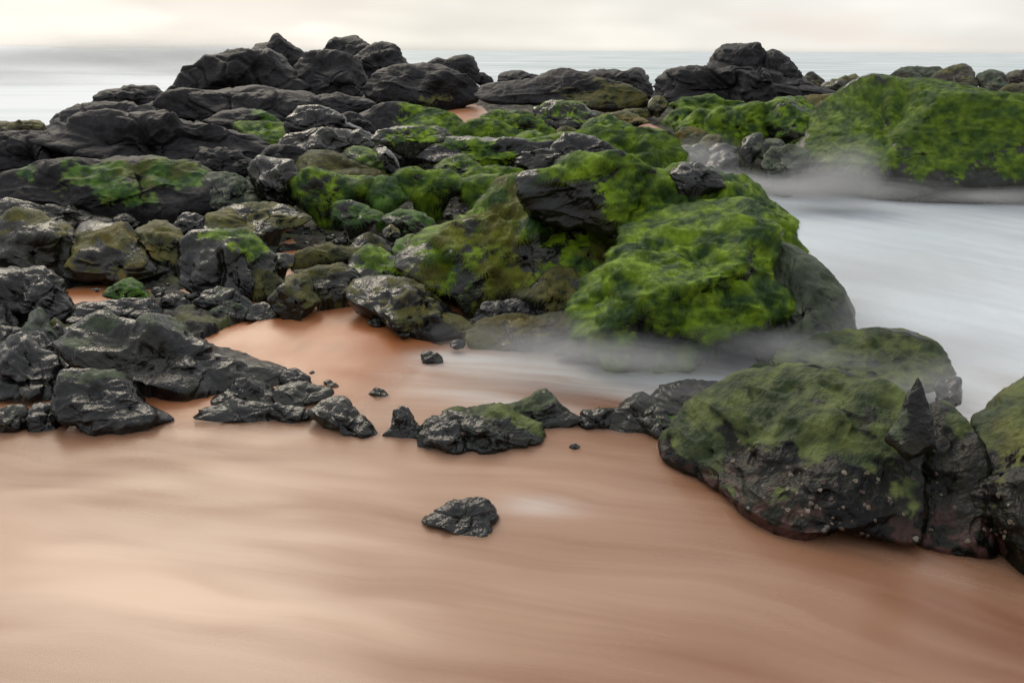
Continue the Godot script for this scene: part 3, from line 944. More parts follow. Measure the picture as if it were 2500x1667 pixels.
func left_rocks() -> void:
	var g := "olive rocks of the left shore"
	rock("A", 8.3, "wet", "low ridge of flat black slabs running in from the left edge", [-60, 1440, 60, 1345, 200, 1360, 400, 1380, 600, 1440, 760, 1470, 920, 1480, 900, 1540, 400, 1540, -60, 1500], {"group": g, "lean": 45, "amp": 1.3})
	rock("A", 7.7, "wet", "small black triangular rock on the flat mossy ledge", [1170, 1520, 1240, 1440, 1290, 1435, 1400, 1480, 1460, 1530, 1400, 1580, 1200, 1570], {"group": g})
	rock("A", 7.8, "wet", "little dark stone between the black slabs and the moss", [750, 1480, 800, 1440, 870, 1440, 915, 1478, 880, 1520, 780, 1520], {"group": g})
	rock("A", 7.9, "olive", "wide flat olive ledge in the middle of the reef", [1370, 1440, 1500, 1390, 1700, 1368, 1850, 1370, 2000, 1420, 2100, 1470, 2000, 1540, 1700, 1590, 1420, 1570], {"group": g, "lean": 50, "t": 0.3, "amp": 1.2})
	rock("D", 7.2, "olive", "brown layered rock between two mossy blocks on the left", [890, 150, 1000, 105, 1140, 110, 1240, 150, 1280, 210, 1250, 330, 1190, 430, 1080, 390, 940, 260], {"group": g, "moss": 0.5, "warm": 0.8, "lean": 30})
	rock("D", 672, "olive", "tall dark block with mossy top at the left edge of the shore", [-60, 430, -60, 110, 0, 90, 80, 50, 130, 28, 260, 35, 350, 90, 430, 140, 492, 185, 505, 280, 495, 420, 440, 500, 200, 510, -60, 510], {"group": g, "lean": 14, "facets": 9, "mp": [[200, 70, 200, 40, 0.8], [420, 170, 70, 40, 0.7]], "moss": 0.1, "box": 0.7, "cracks": [[410, 250, 405, 380, 430, 490]]})
	rock("D", 676, "olive", "broad olive rock streaked with brown algae, second from the left edge", [430, 480, 500, 300, 510, 190, 530, 150, 600, 120, 700, 110, 790, 115, 860, 130, 920, 200, 950, 260, 1080, 350, 1185, 425, 1195, 560, 1100, 590, 960, 575, 800, 500, 700, 520, 550, 520], {"group": g, "lean": 22, "facets": 8, "moss": 0.34, "warm": 0.5, "hue": 2, "mp": [[800, 200, 120, 90, 0.85]]})
	rock("D", 712, "wet", "dark rock with bright moss cap standing in the sand, left of centre", [1225, 440, 1235, 310, 1240, 230, 1300, 190, 1400, 165, 1560, 160, 1680, 165, 1750, 210, 1800, 290, 1885, 325, 1850, 420, 1760, 600, 1700, 640, 1480, 590, 1300, 615, 1235, 560], {"group": g, "lean": 14, "facets": 8, "hue": 0, "mp": [[1480, 190, 170, 40, 0.95], [1720, 270, 90, 90, 0.95], [1640, 190, 120, 40, 0.95]], "strands": 0.35, "cracks": [[1490, 330, 1500, 440, 1480, 560]]})
	rock("D", 716, "wet", "dark knob in front of the moss-capped rock", [1490, 450, 1520, 330, 1590, 315, 1650, 350, 1665, 430, 1700, 520, 1730, 640, 1490, 600], {"group": g, "lean": 8})
	rock("D", 718, "deep", "low mossy rock at the right foot of the moss-capped rock", [1670, 470, 1720, 420, 1800, 430, 1880, 490, 1905, 530, 1860, 600, 1730, 640, 1690, 580], {"group": g, "hue": 2, "moss": 0.6, "strands": 0.3})
	rock("D", 6.6, "olive", "small grey stone in a sandy pool behind the mossy arch", [1770, 420, 1830, 340, 1900, 330, 1985, 350, 1970, 425, 1870, 445], {"group": g, "moss": 0.25})
	rock("D", 6.5, "olive", "weed-draped arch of low rock round a sandy hollow", [1970, 420, 2010, 330, 2100, 295, 2200, 265, 2350, 285, 2440, 330, 2430, 400, 2300, 372, 2150, 365, 2040, 420], {"group": g, "moss": 0.7, "strands": 0.4, "cy": 0.6})
	rock("D", 5.85, "olive", "dark wedge-shaped rock at the head of the sand, weed on its top", [1820, 640, 1900, 560, 1920, 500, 2000, 460, 2080, 470, 2110, 560, 2160, 660, 2010, 770, 1900, 750], {"group": g, "moss": 0.3, "lean": 14})
	rock("D", 5.9, "olive", "olive rock with matted weed on top, behind the sand bank", [1990, 450, 2100, 400, 2250, 395, 2420, 410, 2450, 500, 2430, 650, 2330, 680, 2160, 670, 2090, 570], {"group": g, "moss": 0.36, "lean": 14, "mp": [[2200, 430, 200, 40, 0.9]], "strands": 0.4})
	rock("D", 765, "wet", "black wet rock at the edge of the sand below the moss-capped rock", [1300, 660, 1380, 590, 1470, 550, 1560, 570, 1690, 650, 1710, 700, 1600, 740, 1380, 740], {"group": g, "moss": 0.2, "hue": 3})
	rock("D", 777, "wet", "streaky grey-black rock touching the open sand", [1370, 750, 1450, 680, 1530, 645, 1600, 670, 1700, 725, 1700, 775, 1500, 780, 1400, 770], {"group": g, "moss": 0.28, "hue": 3})
	rock("D", 778, "soak", "shiny low black rock between the streaky rock and the wedge", [1660, 775, 1700, 680, 1790, 650, 1860, 700, 2000, 745, 1920, 780, 1750, 785], {"group": g})
	rock("D", 747, "soak", "small black stone in the sand left of the streaky rock", [1065, 685, 1110, 620, 1180, 590, 1250, 610, 1300, 685, 1200, 700], {"group": g})
	rock("D", 5.35, "wet", "smooth black rounded boulder at the left edge above the pale stone", [-60, 760, -60, 430, 0, 420, 150, 420, 280, 430, 350, 470, 400, 520, 440, 610, 495, 700, 460, 800, 200, 800, 60, 780], {"group": g, "lean": 18, "facets": 4, "t": 0.6})
	rock("D", 738, "deep", "small green-sided peaked rock beside the sandy pool", [690, 615, 730, 560, 790, 520, 880, 485, 940, 520, 1000, 590, 1010, 670, 860, 670], {"group": g, "hue": 1, "moss": 0.5})
	rock("D", 5.2, "wet", "long low black rock below the sandy pool", [480, 800, 500, 680, 600, 655, 800, 645, 860, 640, 1000, 640, 1080, 710, 1115, 785, 900, 810, 700, 800], {"group": g, "lean": 22})
	rock("D", 5.05, "wet", "small dark lump at the right end of the long low rock", [890, 800, 905, 730, 1000, 705, 1090, 740, 1130, 800], {"group": g})
	rock("D", 748, "soak", "tiny dark pebble on the sandy pool", [605, 575, 640, 562, 690, 575, 650, 585], {"step": 2.0})

func green_rocks() -> void:
	var g := "moss-covered rocks behind the centre"
	rock("C", 12.6, "moss", "long green hump in front of the dark skyline mound", [-30, 710, 60, 665, 180, 640, 260, 640, 340, 670, 440, 690, 470, 740, 300, 760, 0, 760], {"group": g, "strands": 0.5, "facets": 3, "lean": 30})
	rock("C", 12.1, "moss", "round green lump left of the green shelf, by the dark cleft", [-60, 780, -20, 740, 60, 720, 145, 735, 160, 810, 30, 860, -70, 830], {"group": g, "strands": 0.5, "facets": 3})
	rock("C", 12.2, "deep", "small green ridge on top of the split green rock", [780, 680, 830, 645, 900, 680, 950, 740, 940, 790, 800, 760], {"group": g, "hue": 0, "strands": 0.5, "name": "rock"})
	rock("C", 11.7, "moss", "green dome overlapping the long green hump", [10, 880, 60, 800, 150, 740, 240, 735, 280, 780, 260, 880, 150, 920], {"group": g, "strands": 0.5, "facets": 3})
	rock("C", 11.5, "moss", "left half of the split green rock, thick with moss", [200, 900, 230, 800, 300, 730, 400, 715, 450, 700, 590, 695, 610, 920, 400, 950, 250, 950], {"group": g, "strands": 0.5, "facets": 4, "lean": 12})
	rock("C", 11.4, "deep", "right half of the split green rock, darker and furrowed", [575, 920, 600, 700, 700, 670, 800, 665, 880, 740, 960, 760, 1020, 775, 990, 860, 900, 940, 700, 950], {"group": g, "hue": 0, "moss": 0.6, "strands": 0.4, "lean": 10})
	rock("C", 11.4, "olive", "brown low rock at the left foot of the split green rock", [-20, 920, 60, 860, 150, 855, 210, 900, 180, 950, 20, 960], {"group": g, "warm": 0.7, "moss": 0.7})
	rock("C", 11.1, "deep", "small mossy stone by the sandy gap in the mist", [150, 970, 210, 900, 280, 905, 315, 950, 260, 1000, 170, 1000], {"group": g, "hue": 2})
	rock("C", 10.7, "grey", "pale green upright stone in the mist under the split rock", [420, 1010, 470, 920, 580, 900, 600, 1000, 540, 1060, 430, 1060], {"water": true, "group": "stones standing in the mist"})
	rock("C", 10.6, "grey", "small pale green stone right of the upright one in the mist", [550, 1050, 590, 950, 690, 925, 765, 970, 740, 1060, 600, 1080], {"water": true, "group": "stones standing in the mist"})
	rock("C", 10.2, "grey", "rounded misty stone at the left foot of the giant green boulder", [580, 1120, 650, 1010, 780, 965, 870, 1020, 900, 1130, 800, 1220, 640, 1200], {"water": true, "group": "stones standing in the mist"})
	rock("C", 10.4, "grey", "flat-topped dark stone at the left side of the mist", [10, 1050, 40, 980, 180, 970, 210, 1030, 160, 1090, 40, 1090], {"water": true, "group": "stones standing in the mist", "hue": 1, "moss": 0.3})
	rock("C", 10.6, "wet", "small dark stone under the sandy trickle", [230, 1000, 290, 960, 390, 985, 440, 1015, 380, 1050, 250, 1050], {"water": true, "group": "stones standing in the mist"})
	rock("C", 10.0, "wet", "dark hazy block in the middle of the misty cleft", [180, 1120, 220, 1040, 340, 1015, 430, 1060, 440, 1180, 300, 1200, 200, 1180], {"water": true, "group": "stones standing in the mist"})
	rock("C", 470, "moss", "giant green boulder at the right, thick with algae down to the mist", [865, 1070, 880, 980, 930, 880, 1010, 780, 1100, 690, 1200, 600, 1290, 545, 1350, 518, 1440, 522, 1600, 545, 1750, 545, 1860, 570, 1980, 605, 2100, 640, 2300, 690, 2500, 720, 2800, 840, 2850, 1320, 1700, 1330, 1100, 1290, 900, 1180], {"water": true, "cx": 0.42, "lean": 14, "t": 0.6, "strands": 1.0, "long": 0.05, "facets": 2, "moss": 0.22, "hue": 5, "mp": [[1150, 850, 240, 220, 1.0], [1700, 680, 420, 170, 1.05], [2250, 760, 420, 180, 1.0], [1750, 920, 460, 150, 0.85], [1250, 1000, 280, 110, 0.85], [2200, 1000, 460, 160, 0.7]], "cracks": [[1400, 560, 1340, 680, 1380, 790, 1440, 960], [1555, 580, 1520, 700, 1480, 840]], "amp": 0.4})
	rock("B", 12.3, "olive", "dark mossy rock below the long flat slab", [1320, 720, 1440, 672, 1640, 685, 1700, 740, 1800, 768, 1760, 850, 1560, 880, 1400, 850, 1350, 780], {"group": g, "hue": 0, "moss": 0.4})
	rock("B", 12.6, "olive", "thin yellow-green ledge by the sandy gap", [1900, 760, 1940, 742, 2020, 730, 2110, 748, 2130, 790, 2000, 800], {"group": g, "moss": 0.7})
	rock("B", 12.1, "olive", "low sand-coloured ledge with thin algae right of the dark mossy rock", [1780, 775, 1830, 755, 1950, 755, 2080, 800, 2110, 835, 1950, 840, 1800, 810], {"group": g, "moss": 0.7, "warm": 0.9, "lean": 50})
	rock("B", 12.6, "olive", "dull green mound filling the cleft under the skyline gap", [2100, 700, 2130, 650, 2190, 645, 2230, 700, 2200, 760, 2110, 760], {"group": g, "moss": 0.7})
	rock("B", 11.7, "moss", "crouching green rock with a shadowed face behind the bright lumps", [960, 800, 1050, 750, 1200, 750, 1300, 775, 1380, 825, 1460, 880, 1440, 930, 1200, 930, 1080, 850], {"group": g, "strands": 0.5, "moss": 0.62})
	rock("B", 11.5, "deep", "small olive hump beside the sandy gap", [1650, 870, 1720, 800, 1830, 772, 1900, 810, 1990, 845, 1950, 900, 1700, 900], {"group": g, "hue": 0, "strands": 0.4})
	rock("B", 11.4, "olive", "two-lobed small mossy stone in front of the dark mossy rock", [1470, 880, 1530, 845, 1610, 870, 1600, 920, 1490, 915], {"group": g, "moss": 0.7})
	rock("B", 11.5, "dry", "grey dome with its right half bright green", [120, 790, 260, 720, 400, 700, 520, 715, 650, 735, 760, 780, 840, 840, 885, 930, 740, 960, 600, 910, 400, 910, 200, 900], {"group": g, "lean": 30, "facets": 3, "tone": 1.35, "hue": 0, "mp": [[720, 840, 180, 110, 1.1], [640, 760, 130, 60, 1.0]], "strands": 0.5, "amp": 0.7})
	rock("B", 11.0, "moss", "smooth bright green lump right of the half-green dome", [830, 850, 900, 810, 1020, 802, 1100, 820, 1180, 865, 1222, 915, 1150, 970, 900, 960], {"group": g, "strands": 0.6, "facets": 2, "amp": 0.5, "moss": 0.95})
	rock("B", 10.6, "moss", "pale green small hump in front of the crouching green rock", [1195, 940, 1260, 875, 1330, 880, 1395, 920, 1440, 960, 1300, 980, 1210, 970], {"group": g, "strands": 0.4, "moss": 0.9, "facets": 2})
	rock("B", 10.2, "moss", "flat green shelf behind the black lump", [1200, 970, 1350, 920, 1500, 890, 1640, 880, 1700, 930, 1500, 1000, 1250, 1010], {"group": g, "lean": 55, "t": 0.25, "strands": 0.4})
	rock("B", 10.6, "wet", "low dark layered rock under the half-green dome", [230, 950, 300, 870, 480, 850, 700, 860, 760, 915, 600, 970, 250, 975], {"group": g, "lean": 42, "moss": 0.28, "hue": 0})
	rock("B", 9.9, "wet", "small bare dark rock left of the glossy ribbed rock", [240, 1010, 420, 968, 525, 1040, 500, 1090, 300, 1080], {"group": g})
	rock("B", 9.8, "wet", "glossy grey ribbed rock with green streaks, centre of the reef", [480, 1000, 600, 930, 760, 925, 860, 920, 940, 955, 1200, 945, 1250, 960, 1440, 950, 1450, 1020, 1200, 1090, 900, 1090, 700, 1110, 540, 1080], {"group": g, "lean": 34, "hue": 0, "mp": [[970, 1000, 90, 40, 0.9], [1100, 1070, 150, 40, 0.8], [720, 960, 100, 20, 0.7]], "tone": 1.25, "amp": 1.1})
	rock("B", 9.4, "moss", "bright green mane-like boulder behind the black lump", [1620, 900, 1760, 855, 1900, 850, 2020, 865, 2180, 880, 2250, 930, 2290, 1030, 2300, 1120, 2250, 1190, 1950, 1150, 1750, 1000], {"group": g, "lean": 20, "strands": 1.0, "long": 0.07, "lumps": 0.05, "facets": 3, "moss": 0.85})
	rock("B", 9.0, "wet", "black craggy lump in front of the bright green mane-like boulder", [1200, 1100, 1260, 1030, 1440, 990, 1540, 900, 1620, 885, 1720, 920, 1850, 970, 1955, 1035, 1950, 1120, 1500, 1190, 1280, 1190], {"group": g, "amp": 1.3, "lean": 14, "tone": 0.85})
	rock("B", 9.2, "moss", "mossy rock with a grey shoulder below the ribbed rock", [660, 1130, 720, 1060, 820, 1040, 930, 1080, 970, 1125, 900, 1200, 740, 1190], {"group": g, "moss": 0.55, "strands": 0.5})
	rock("B", 8.9, "moss", "flat green ledge under the black craggy lump", [840, 1200, 920, 1140, 1040, 1115, 1200, 1120, 1300, 1150, 1310, 1230, 1100, 1250, 900, 1250], {"group": g, "lean": 40, "strands": 0.6})
	rock("J", 8.0, "moss", "plump green lump over a dark hollow, centre left of the reef", [770, 1230, 830, 1150, 900, 1090, 1040, 1078, 1200, 1110, 1350, 1150, 1500, 1190, 1650, 1200, 1720, 1300, 1640, 1430, 1300, 1490, 1100, 1570, 880, 1570, 790, 1360], {"group": g, "strands": 0.6, "moss": 0.66, "lean": 12})
	rock("B", 8.0, "moss", "teal-green hanging lump right of the plump green one", [160, 1230, 290, 1180, 380, 1200, 440, 1260, 460, 1350, 330, 1420, 240, 1400, 210, 1310], {"group": g, "hue": 1, "moss": 0.85, "strands": 0.7, "lean": 4})
	rock("B", 8.2, "moss", "green block with a sharp dark left edge", [385, 1200, 440, 1105, 520, 1120, 600, 1160, 680, 1150, 760, 1140, 825, 1200, 810, 1310, 700, 1340, 540, 1330, 440, 1300], {"group": g, "moss": 0.7, "strands": 0.6, "lean": 10, "facets": 9})
	rock("B", 8.1, "moss", "rounded green rock with a dark belly left of the overhanging rock", [845, 1300, 850, 1200, 900, 1180, 1080, 1180, 1190, 1200, 1220, 1260, 1110, 1340, 900, 1420], {"group": g, "moss": 0.7, "strands": 0.6, "lean": 6})
	rock("E", 7.3, "deep", "small dark green ledge in front of the plump green lump", [-30, 350, 0, 262, 90, 250, 200, 290, 295, 330, 270, 400, 60, 420], {"group": g, "moss": 0.5, "strands": 0.3})
	rock("E", 6.9, "olive", "dull green rock in the dark hollow left of the big mossy slope", [290, 370, 400, 300, 500, 295, 590, 340, 650, 405, 580, 500, 460, 500, 380, 440], {"group": g, "hue": 1, "moss": 0.5, "strands": 0.3})
	rock("E", 6.7, "olive", "small brown stone among weed left of the big mossy slope", [295, 450, 350, 405, 415, 440, 420, 510, 310, 500], {"group": g, "moss": 0.3})
	rock("E", 6.3, "olive", "weedy rock with a sandy left edge beside the big mossy slope", [360, 600, 400, 520, 480, 470, 560, 495, 600, 560, 560, 690, 450, 690], {"group": g, "hue": 1, "moss": 0.5, "warm": 0.3})
	rock("E", 6.3, "olive", "weed-draped ridge behind the green-crested rock", [50, 620, 100, 510, 220, 465, 300, 510, 380, 610, 350, 660, 150, 620], {"group": g, "hue": 2, "moss": 0.5, "strands": 0.4})

func shore_rocks() -> void:
	var g := "rocks round the sand and the channel"
	rock("E", 5.6, "deep", "green-crested dark rock at the head of the sand", [70, 800, 90, 650, 150, 560, 230, 535, 300, 580, 380, 640, 500, 690, 545, 750, 450, 830, 200, 850], {"group": g, "lean": 24, "moss": 0.2, "hue": 0, "mp": [[240, 590, 110, 50, 0.95], [420, 690, 110, 40, 0.7]], "strands": 0.3})
	rock("E", 808, "wet", "dark dripping rock that slopes down onto the sand, centre", [80, 920, 130, 780, 300, 755, 480, 750, 600, 800, 680, 870, 735, 960, 730, 1000, 825, 1000, 890, 1080, 890, 1170, 750, 1200, 550, 1170, 380, 1110, 250, 1050, 140, 990], {"group": g, "lean": 26, "moss": 0.28, "hue": 2, "mp": [[450, 800, 170, 50, 0.7]], "amp": 1.2, "strands": 0.15})
	rock("E", 800, "soak", "small black stone lying on the sand bank", [180, 1065, 230, 1020, 320, 1040, 350, 1095, 280, 1115], {"group": g})
	rock("E", 824, "soak", "flat black pebble at the foot of the dripping rock", [380, 1145, 400, 1110, 490, 1145, 480, 1175], {"group": g, "step": 2.2})
	rock("E", 848, "soak", "wet black stone at the water's edge under the dripping rock", [755, 1240, 770, 1185, 850, 1185, 850, 1248], {"group": g})
	rock("E", 5.35, "moss", "big olive-green mossy slope left of the bright green boulder", [515, 700, 560, 560, 640, 450, 720, 400, 840, 370, 900, 340, 1000, 230, 1100, 180, 1200, 130, 1280, 110, 1500, 200, 1700, 280, 1900, 340, 2020, 460, 1900, 700, 1700, 860, 1600, 940, 1250, 920, 1000, 950, 850, 900, 700, 850, 640, 810], {"group": g, "lean": 30, "t": 0.5, "strands": 0.9, "lumps": 0.05, "hue": 0, "moss": 0.42, "warm": 0.55, "mp": [[1150, 300, 240, 160, 1.0], [760, 480, 180, 110, 0.85], [1100, 460, 250, 100, 0.9], [1750, 520, 220, 110, 0.9]], "facets": 6, "cracks": [[720, 580, 760, 640, 700, 800], [1500, 450, 1400, 540]]})
	rock("F", 5.45, "deep", "dark block with a black hollow face, top of the green outcrop", [1205, 450, 1210, 405, 1250, 385, 1320, 350, 1400, 345, 1450, 368, 1490, 400, 1520, 480, 1440, 525, 1350, 525, 1290, 522, 1228, 495], {"group": g, "lean": 4, "hue": 0, "ext": 0.0, "cy": 0.45, "moss": 0.16, "mp": [[1340, 385, 90, 25, 0.9], [1450, 450, 60, 60, 1.0]], "strands": 0.5, "tone": 0.8})
	rock("F", 5.35, "wet", "small black knob on the crest of the green outcrop", [1535, 410, 1560, 370, 1605, 372, 1650, 400, 1665, 435, 1560, 435], {"group": g})
	rock("F", 5.3, "moss", "green shaggy shoulder above the bright green boulder", [1410, 440, 1450, 395, 1500, 385, 1560, 380, 1640, 400, 1670, 440, 1640, 490, 1560, 540, 1480, 545, 1410, 520], {"group": g, "lean": 14, "strands": 1.1, "long": 0.05, "lumps": 0.06, "moss": 0.74})
	rock("F", 5.15, "moss", "green ridge falling away to the channel on the right of the outcrop", [1590, 490, 1640, 420, 1700, 405, 1750, 425, 1800, 480, 1818, 530, 1842, 590, 1780, 620, 1700, 540], {"group": g, "strands": 1.1, "long": 0.05, "lumps": 0.06, "moss": 0.85, "lean": 18})
	rock("F", 5.0, "grey", "pale rock veiled in spray on the channel side of the green boulder", [1725, 730, 1745, 600, 1790, 560, 1830, 575, 1870, 600, 1910, 645, 1948, 695, 1965, 760, 1850, 815, 1740, 815], {"group": g, "lean": 22, "moss": 0.75, "hue": 3, "facets": 2, "t": 0.5, "amp": 0.5, "tone": 1.6})
	rock("F", 4.85, "moss", "bright green boulder draped in long algae above the spray, centre right", [1325, 715, 1350, 670, 1400, 620, 1440, 570, 1460, 525, 1500, 505, 1560, 495, 1600, 470, 1660, 462, 1710, 475, 1742, 500, 1772, 540, 1765, 590, 1745, 630, 1785, 665, 1800, 710, 1770, 800, 1560, 825, 1370, 805], {"group": g, "lean": 24, "t": 0.55, "strands": 1.4, "long": 0.042, "lumps": 0.06, "moss": 0.8, "facets": 7, "amp": 0.9, "step": 3.0})
	rock("E", 5.0, "deep", "small olive dome between the mossy slope and the bright green boulder", [1230, 890, 1330, 790, 1420, 720, 1490, 697, 1560, 720, 1640, 780, 1665, 880, 1640, 990, 1500, 1020, 1350, 960], {"group": g, "hue": 2, "moss": 0.55, "strands": 0.4, "lean": 16})
	rock("E", 4.95, "soak", "black low rock in front of the olive dome", [910, 1070, 1000, 940, 1100, 910, 1250, 920, 1400, 930, 1500, 1000, 1420, 1060, 1100, 1070], {"group": g, "lean": 16, "moss": 0.12})
	rock("E", 855, "olive", "flat weedy rock sinking into the spray, centre", [890, 1120, 950, 1060, 1080, 1030, 1250, 1015, 1400, 1018, 1540, 1025, 1640, 1080, 1560, 1180, 1250, 1260, 1050, 1300, 950, 1260], {"group": g, "lean": 30, "moss": 0.5, "water": true, "warm": 0.4, "strands": 0.2})
	rock("E", 4.5, "olive", "drowned brown rock hardly showing through the spray", [1480, 1290, 1600, 1200, 1800, 1140, 2000, 1110, 2200, 1120, 2350, 1200, 2250, 1290, 1800, 1330], {"group": g, "lean": 40, "t": 0.25, "moss": 0.5, "warm": 0.9, "hue": 2, "tone": 1.5})
	rock("H", 968, "soak", "small black stone in the shallow water, upper left of centre", [200, 450, 250, 405, 300, 418, 355, 465, 260, 475], {"group": "stones in the shallows", "step": 2.2})
	rock("H", 888, "soak", "small black stone on the wet sand below the dripping rock", [570, 165, 620, 153, 700, 190, 705, 240, 570, 240], {"group": "stones in the shallows", "water": true, "step": 2.2})

func near_rocks() -> void:
	var g := "wet black rocks of the near left shore"
	rock("D", 5.0, "wet", "dark rock corner at the left edge behind the pale stone", [-60, 830, -60, 640, 0, 660, 60, 700, 140, 790, 130, 850], {"group": g})
	rock("D", 4.75, "wet", "low dark stone at the left edge below the rock corner", [-60, 930, -60, 815, 60, 818, 175, 842, 160, 900], {"group": g})
	rock("D", 4.7, "grey", "pale pointed stone standing among the dark left rocks", [140, 850, 200, 750, 260, 690, 310, 730, 340, 800, 400, 870, 440, 970, 350, 980, 240, 920], {"group": g, "tone": 3.0, "moss": 0.2, "hue": 3, "lean": 8})
	rock("D", 4.6, "olive", "small yellowish stone right of the pale pointed stone", [320, 830, 360, 760, 410, 790, 440, 850, 430, 960, 360, 920], {"group": g})
	rock("D", 4.35, "wet", "narrow hooked rock behind the left-edge boulder", [180, 920, 200, 860, 250, 845, 300, 870, 330, 930, 400, 980, 420, 1100, 320, 1080], {"group": g})
	rock("D", 4.3, "olive", "small greyish wedge between the left-edge boulder and the craggy one", [400, 1090, 420, 1010, 480, 980, 540, 975, 590, 1020, 640, 1110, 580, 1160, 430, 1150], {"group": g, "tone": 1.6, "moss": 0.25})
	rock("D", 968, "wet", "large craggy black boulder sloping right into the shallows", [470, 980, 500, 860, 560, 800, 640, 745, 700, 738, 880, 800, 960, 850, 1010, 790, 1060, 742, 1110, 770, 1220, 830, 1350, 890, 1450, 910, 1560, 970, 1700, 1010, 1770, 1050, 1880, 1130, 1905, 1210, 1880, 1260, 1500, 1290, 1150, 1310, 1000, 1300, 880, 1230, 700, 1150, 550, 1110], {"group": g, "lean": 26, "amp": 1.2, "t": 0.5, "facets": 9, "tone": 1.2, "hue": 3, "mp": [[680, 770, 180, 40, 0.7], [820, 900, 250, 70, 0.5]], "rough": 1.4, "cx": 0.42})
	rock("D", 4.35, "wet", "small dark block on the right shoulder of the craggy boulder", [1880, 1190, 1920, 1110, 1990, 1100, 2080, 1160, 2120, 1215, 2000, 1240], {"group": g})
	rock("D", 914, "soak", "little stone on the sand at the tip of the craggy boulder", [2075, 1145, 2110, 1118, 2145, 1152, 2110, 1170], {"group": "stones in the shallows", "step": 2.0})
	rock("D", 938, "soak", "dark splinter of rock lying on the wet sand", [2175, 1195, 2220, 1178, 2278, 1222, 2262, 1240, 2200, 1215], {"group": "stones in the shallows", "step": 2.0})
	rock("D", 972, "wet", "left-edge boulder with a pale lit rim and two lobes", [-60, 1270, -60, 970, 0, 945, 60, 900, 120, 873, 190, 890, 250, 950, 310, 1010, 370, 1070, 415, 1105, 410, 1200, 380, 1320, 200, 1320, -60, 1320], {"group": g, "lean": 20, "facets": 8, "cracks": [[0, 1180, 120, 1220, 300, 1200]]})
	rock("D", 990, "wet", "black rock low beside the gap, first of two left of the twin ledge", [1430, 1320, 1520, 1230, 1620, 1180, 1700, 1170, 1800, 1195, 1875, 1245, 1880, 1350, 1700, 1390, 1480, 1370], {"group": g, "lean": 20})
	rock("D", 992, "soak", "squarish glossy black rock with a flat top beside the shallows", [1860, 1310, 1880, 1230, 1960, 1190, 2100, 1200, 2220, 1240, 2240, 1275, 2150, 1350, 2080, 1385, 1890, 1380], {"group": g, "lean": 16, "facets": 9})
	rock("D", 1048, "wet", "smooth domed black boulder at the water's edge, lower left", [395, 1350, 410, 1170, 480, 1130, 640, 1118, 780, 1130, 860, 1170, 930, 1240, 990, 1320, 1060, 1380, 1155, 1445, 1050, 1510, 850, 1530, 550, 1520, 410, 1460], {"group": g, "water": true, "lean": 22, "facets": 5, "t": 0.55, "hue": 3, "mp": [[700, 1150, 150, 30, 0.6]], "rough": 1.4})
	rock("D", 1050, "soak", "upright blocky stone left of the domed boulder in the water", [180, 1540, 200, 1400, 240, 1340, 330, 1325, 400, 1365, 435, 1430, 450, 1530, 300, 1550], {"group": g, "water": true, "lean": 8})
	rock("D", 1060, "soak", "ribbed stone at the left edge of the water", [-60, 1540, -60, 1420, 60, 1370, 170, 1355, 195, 1440, 190, 1540, 90, 1572], {"group": g, "water": true, "lean": 10})
	rock("D", 1040, "wet", "long ledge with bright wet crest running into the foam", [1320, 1460, 1400, 1370, 1500, 1330, 1680, 1315, 1800, 1340, 1950, 1380, 2100, 1385, 2250, 1430, 2350, 1460, 2410, 1530, 2200, 1510, 2050, 1545, 1900, 1515, 1700, 1450, 1500, 1465], {"group": g, "water": true, "lean": 30, "t": 0.35, "amp": 1.2, "tone": 1.3, "rough": 1.8})
	rock("F", 1065, "wet", "low jagged rock at the right tip of the foam ledge", [715, 955, 745, 920, 790, 912, 830, 955, 890, 1008, 875, 1025, 800, 1000, 750, 985], {"group": g, "water": true, "lean": 28, "amp": 1.3, "tone": 1.3})
	g = "rocks across the middle of the shallows"
	rock("H", 1068, "soak", "finger-shaped black rock standing upright in the shallows", [310, 720, 375, 660, 385, 560, 420, 528, 465, 538, 500, 590, 530, 650, 600, 695, 590, 755, 420, 775, 330, 765], {"group": g, "water": true, "lean": 4, "t": 0.4, "step": 2.6})
	rock("H", 1040, "deep", "mossy-crowned rock behind the sand-topped one, centre", [1060, 530, 1180, 465, 1300, 445, 1350, 418, 1410, 418, 1460, 470, 1520, 540, 1590, 590, 1625, 630, 1500, 690, 1390, 700, 1250, 680], {"group": g, "water": true, "moss": 0.2, "hue": 4, "mp": [[1280, 480, 180, 40, 0.85]], "lean": 20, "facets": 8, "strands": 0.15, "long": 0.03, "step": 2.8})
	rock("H", 1095, "deep", "dark knobbly rock with thin moss in mid-shallows", [570, 790, 600, 660, 700, 590, 780, 543, 880, 553, 1000, 528, 1090, 508, 1200, 543, 1280, 600, 1350, 660, 1410, 725, 1390, 790, 1100, 825, 980, 860, 750, 850], {"group": g, "water": true, "moss": 0.15, "hue": 4, "mp": [[1050, 560, 250, 50, 0.75]], "lean": 20, "amp": 1.15, "facets": 8, "shells": 16, "shell_top": 0.12, "step": 2.8, "rough": 1.5})
	rock("H", 1100, "soak", "rounded black lump at the near left corner of the knobbly rock", [580, 790, 615, 680, 760, 622, 900, 610, 980, 650, 1015, 730, 1010, 840, 800, 855], {"group": g, "water": true, "lean": 14, "rough": 1.5})
	rock("H", 1045, "wet", "small craggy grey rock right of the knobbly one", [1610, 640, 1660, 560, 1730, 550, 1800, 545, 1865, 560, 1860, 660, 1750, 690, 1660, 680], {"group": g, "water": true, "amp": 1.3})
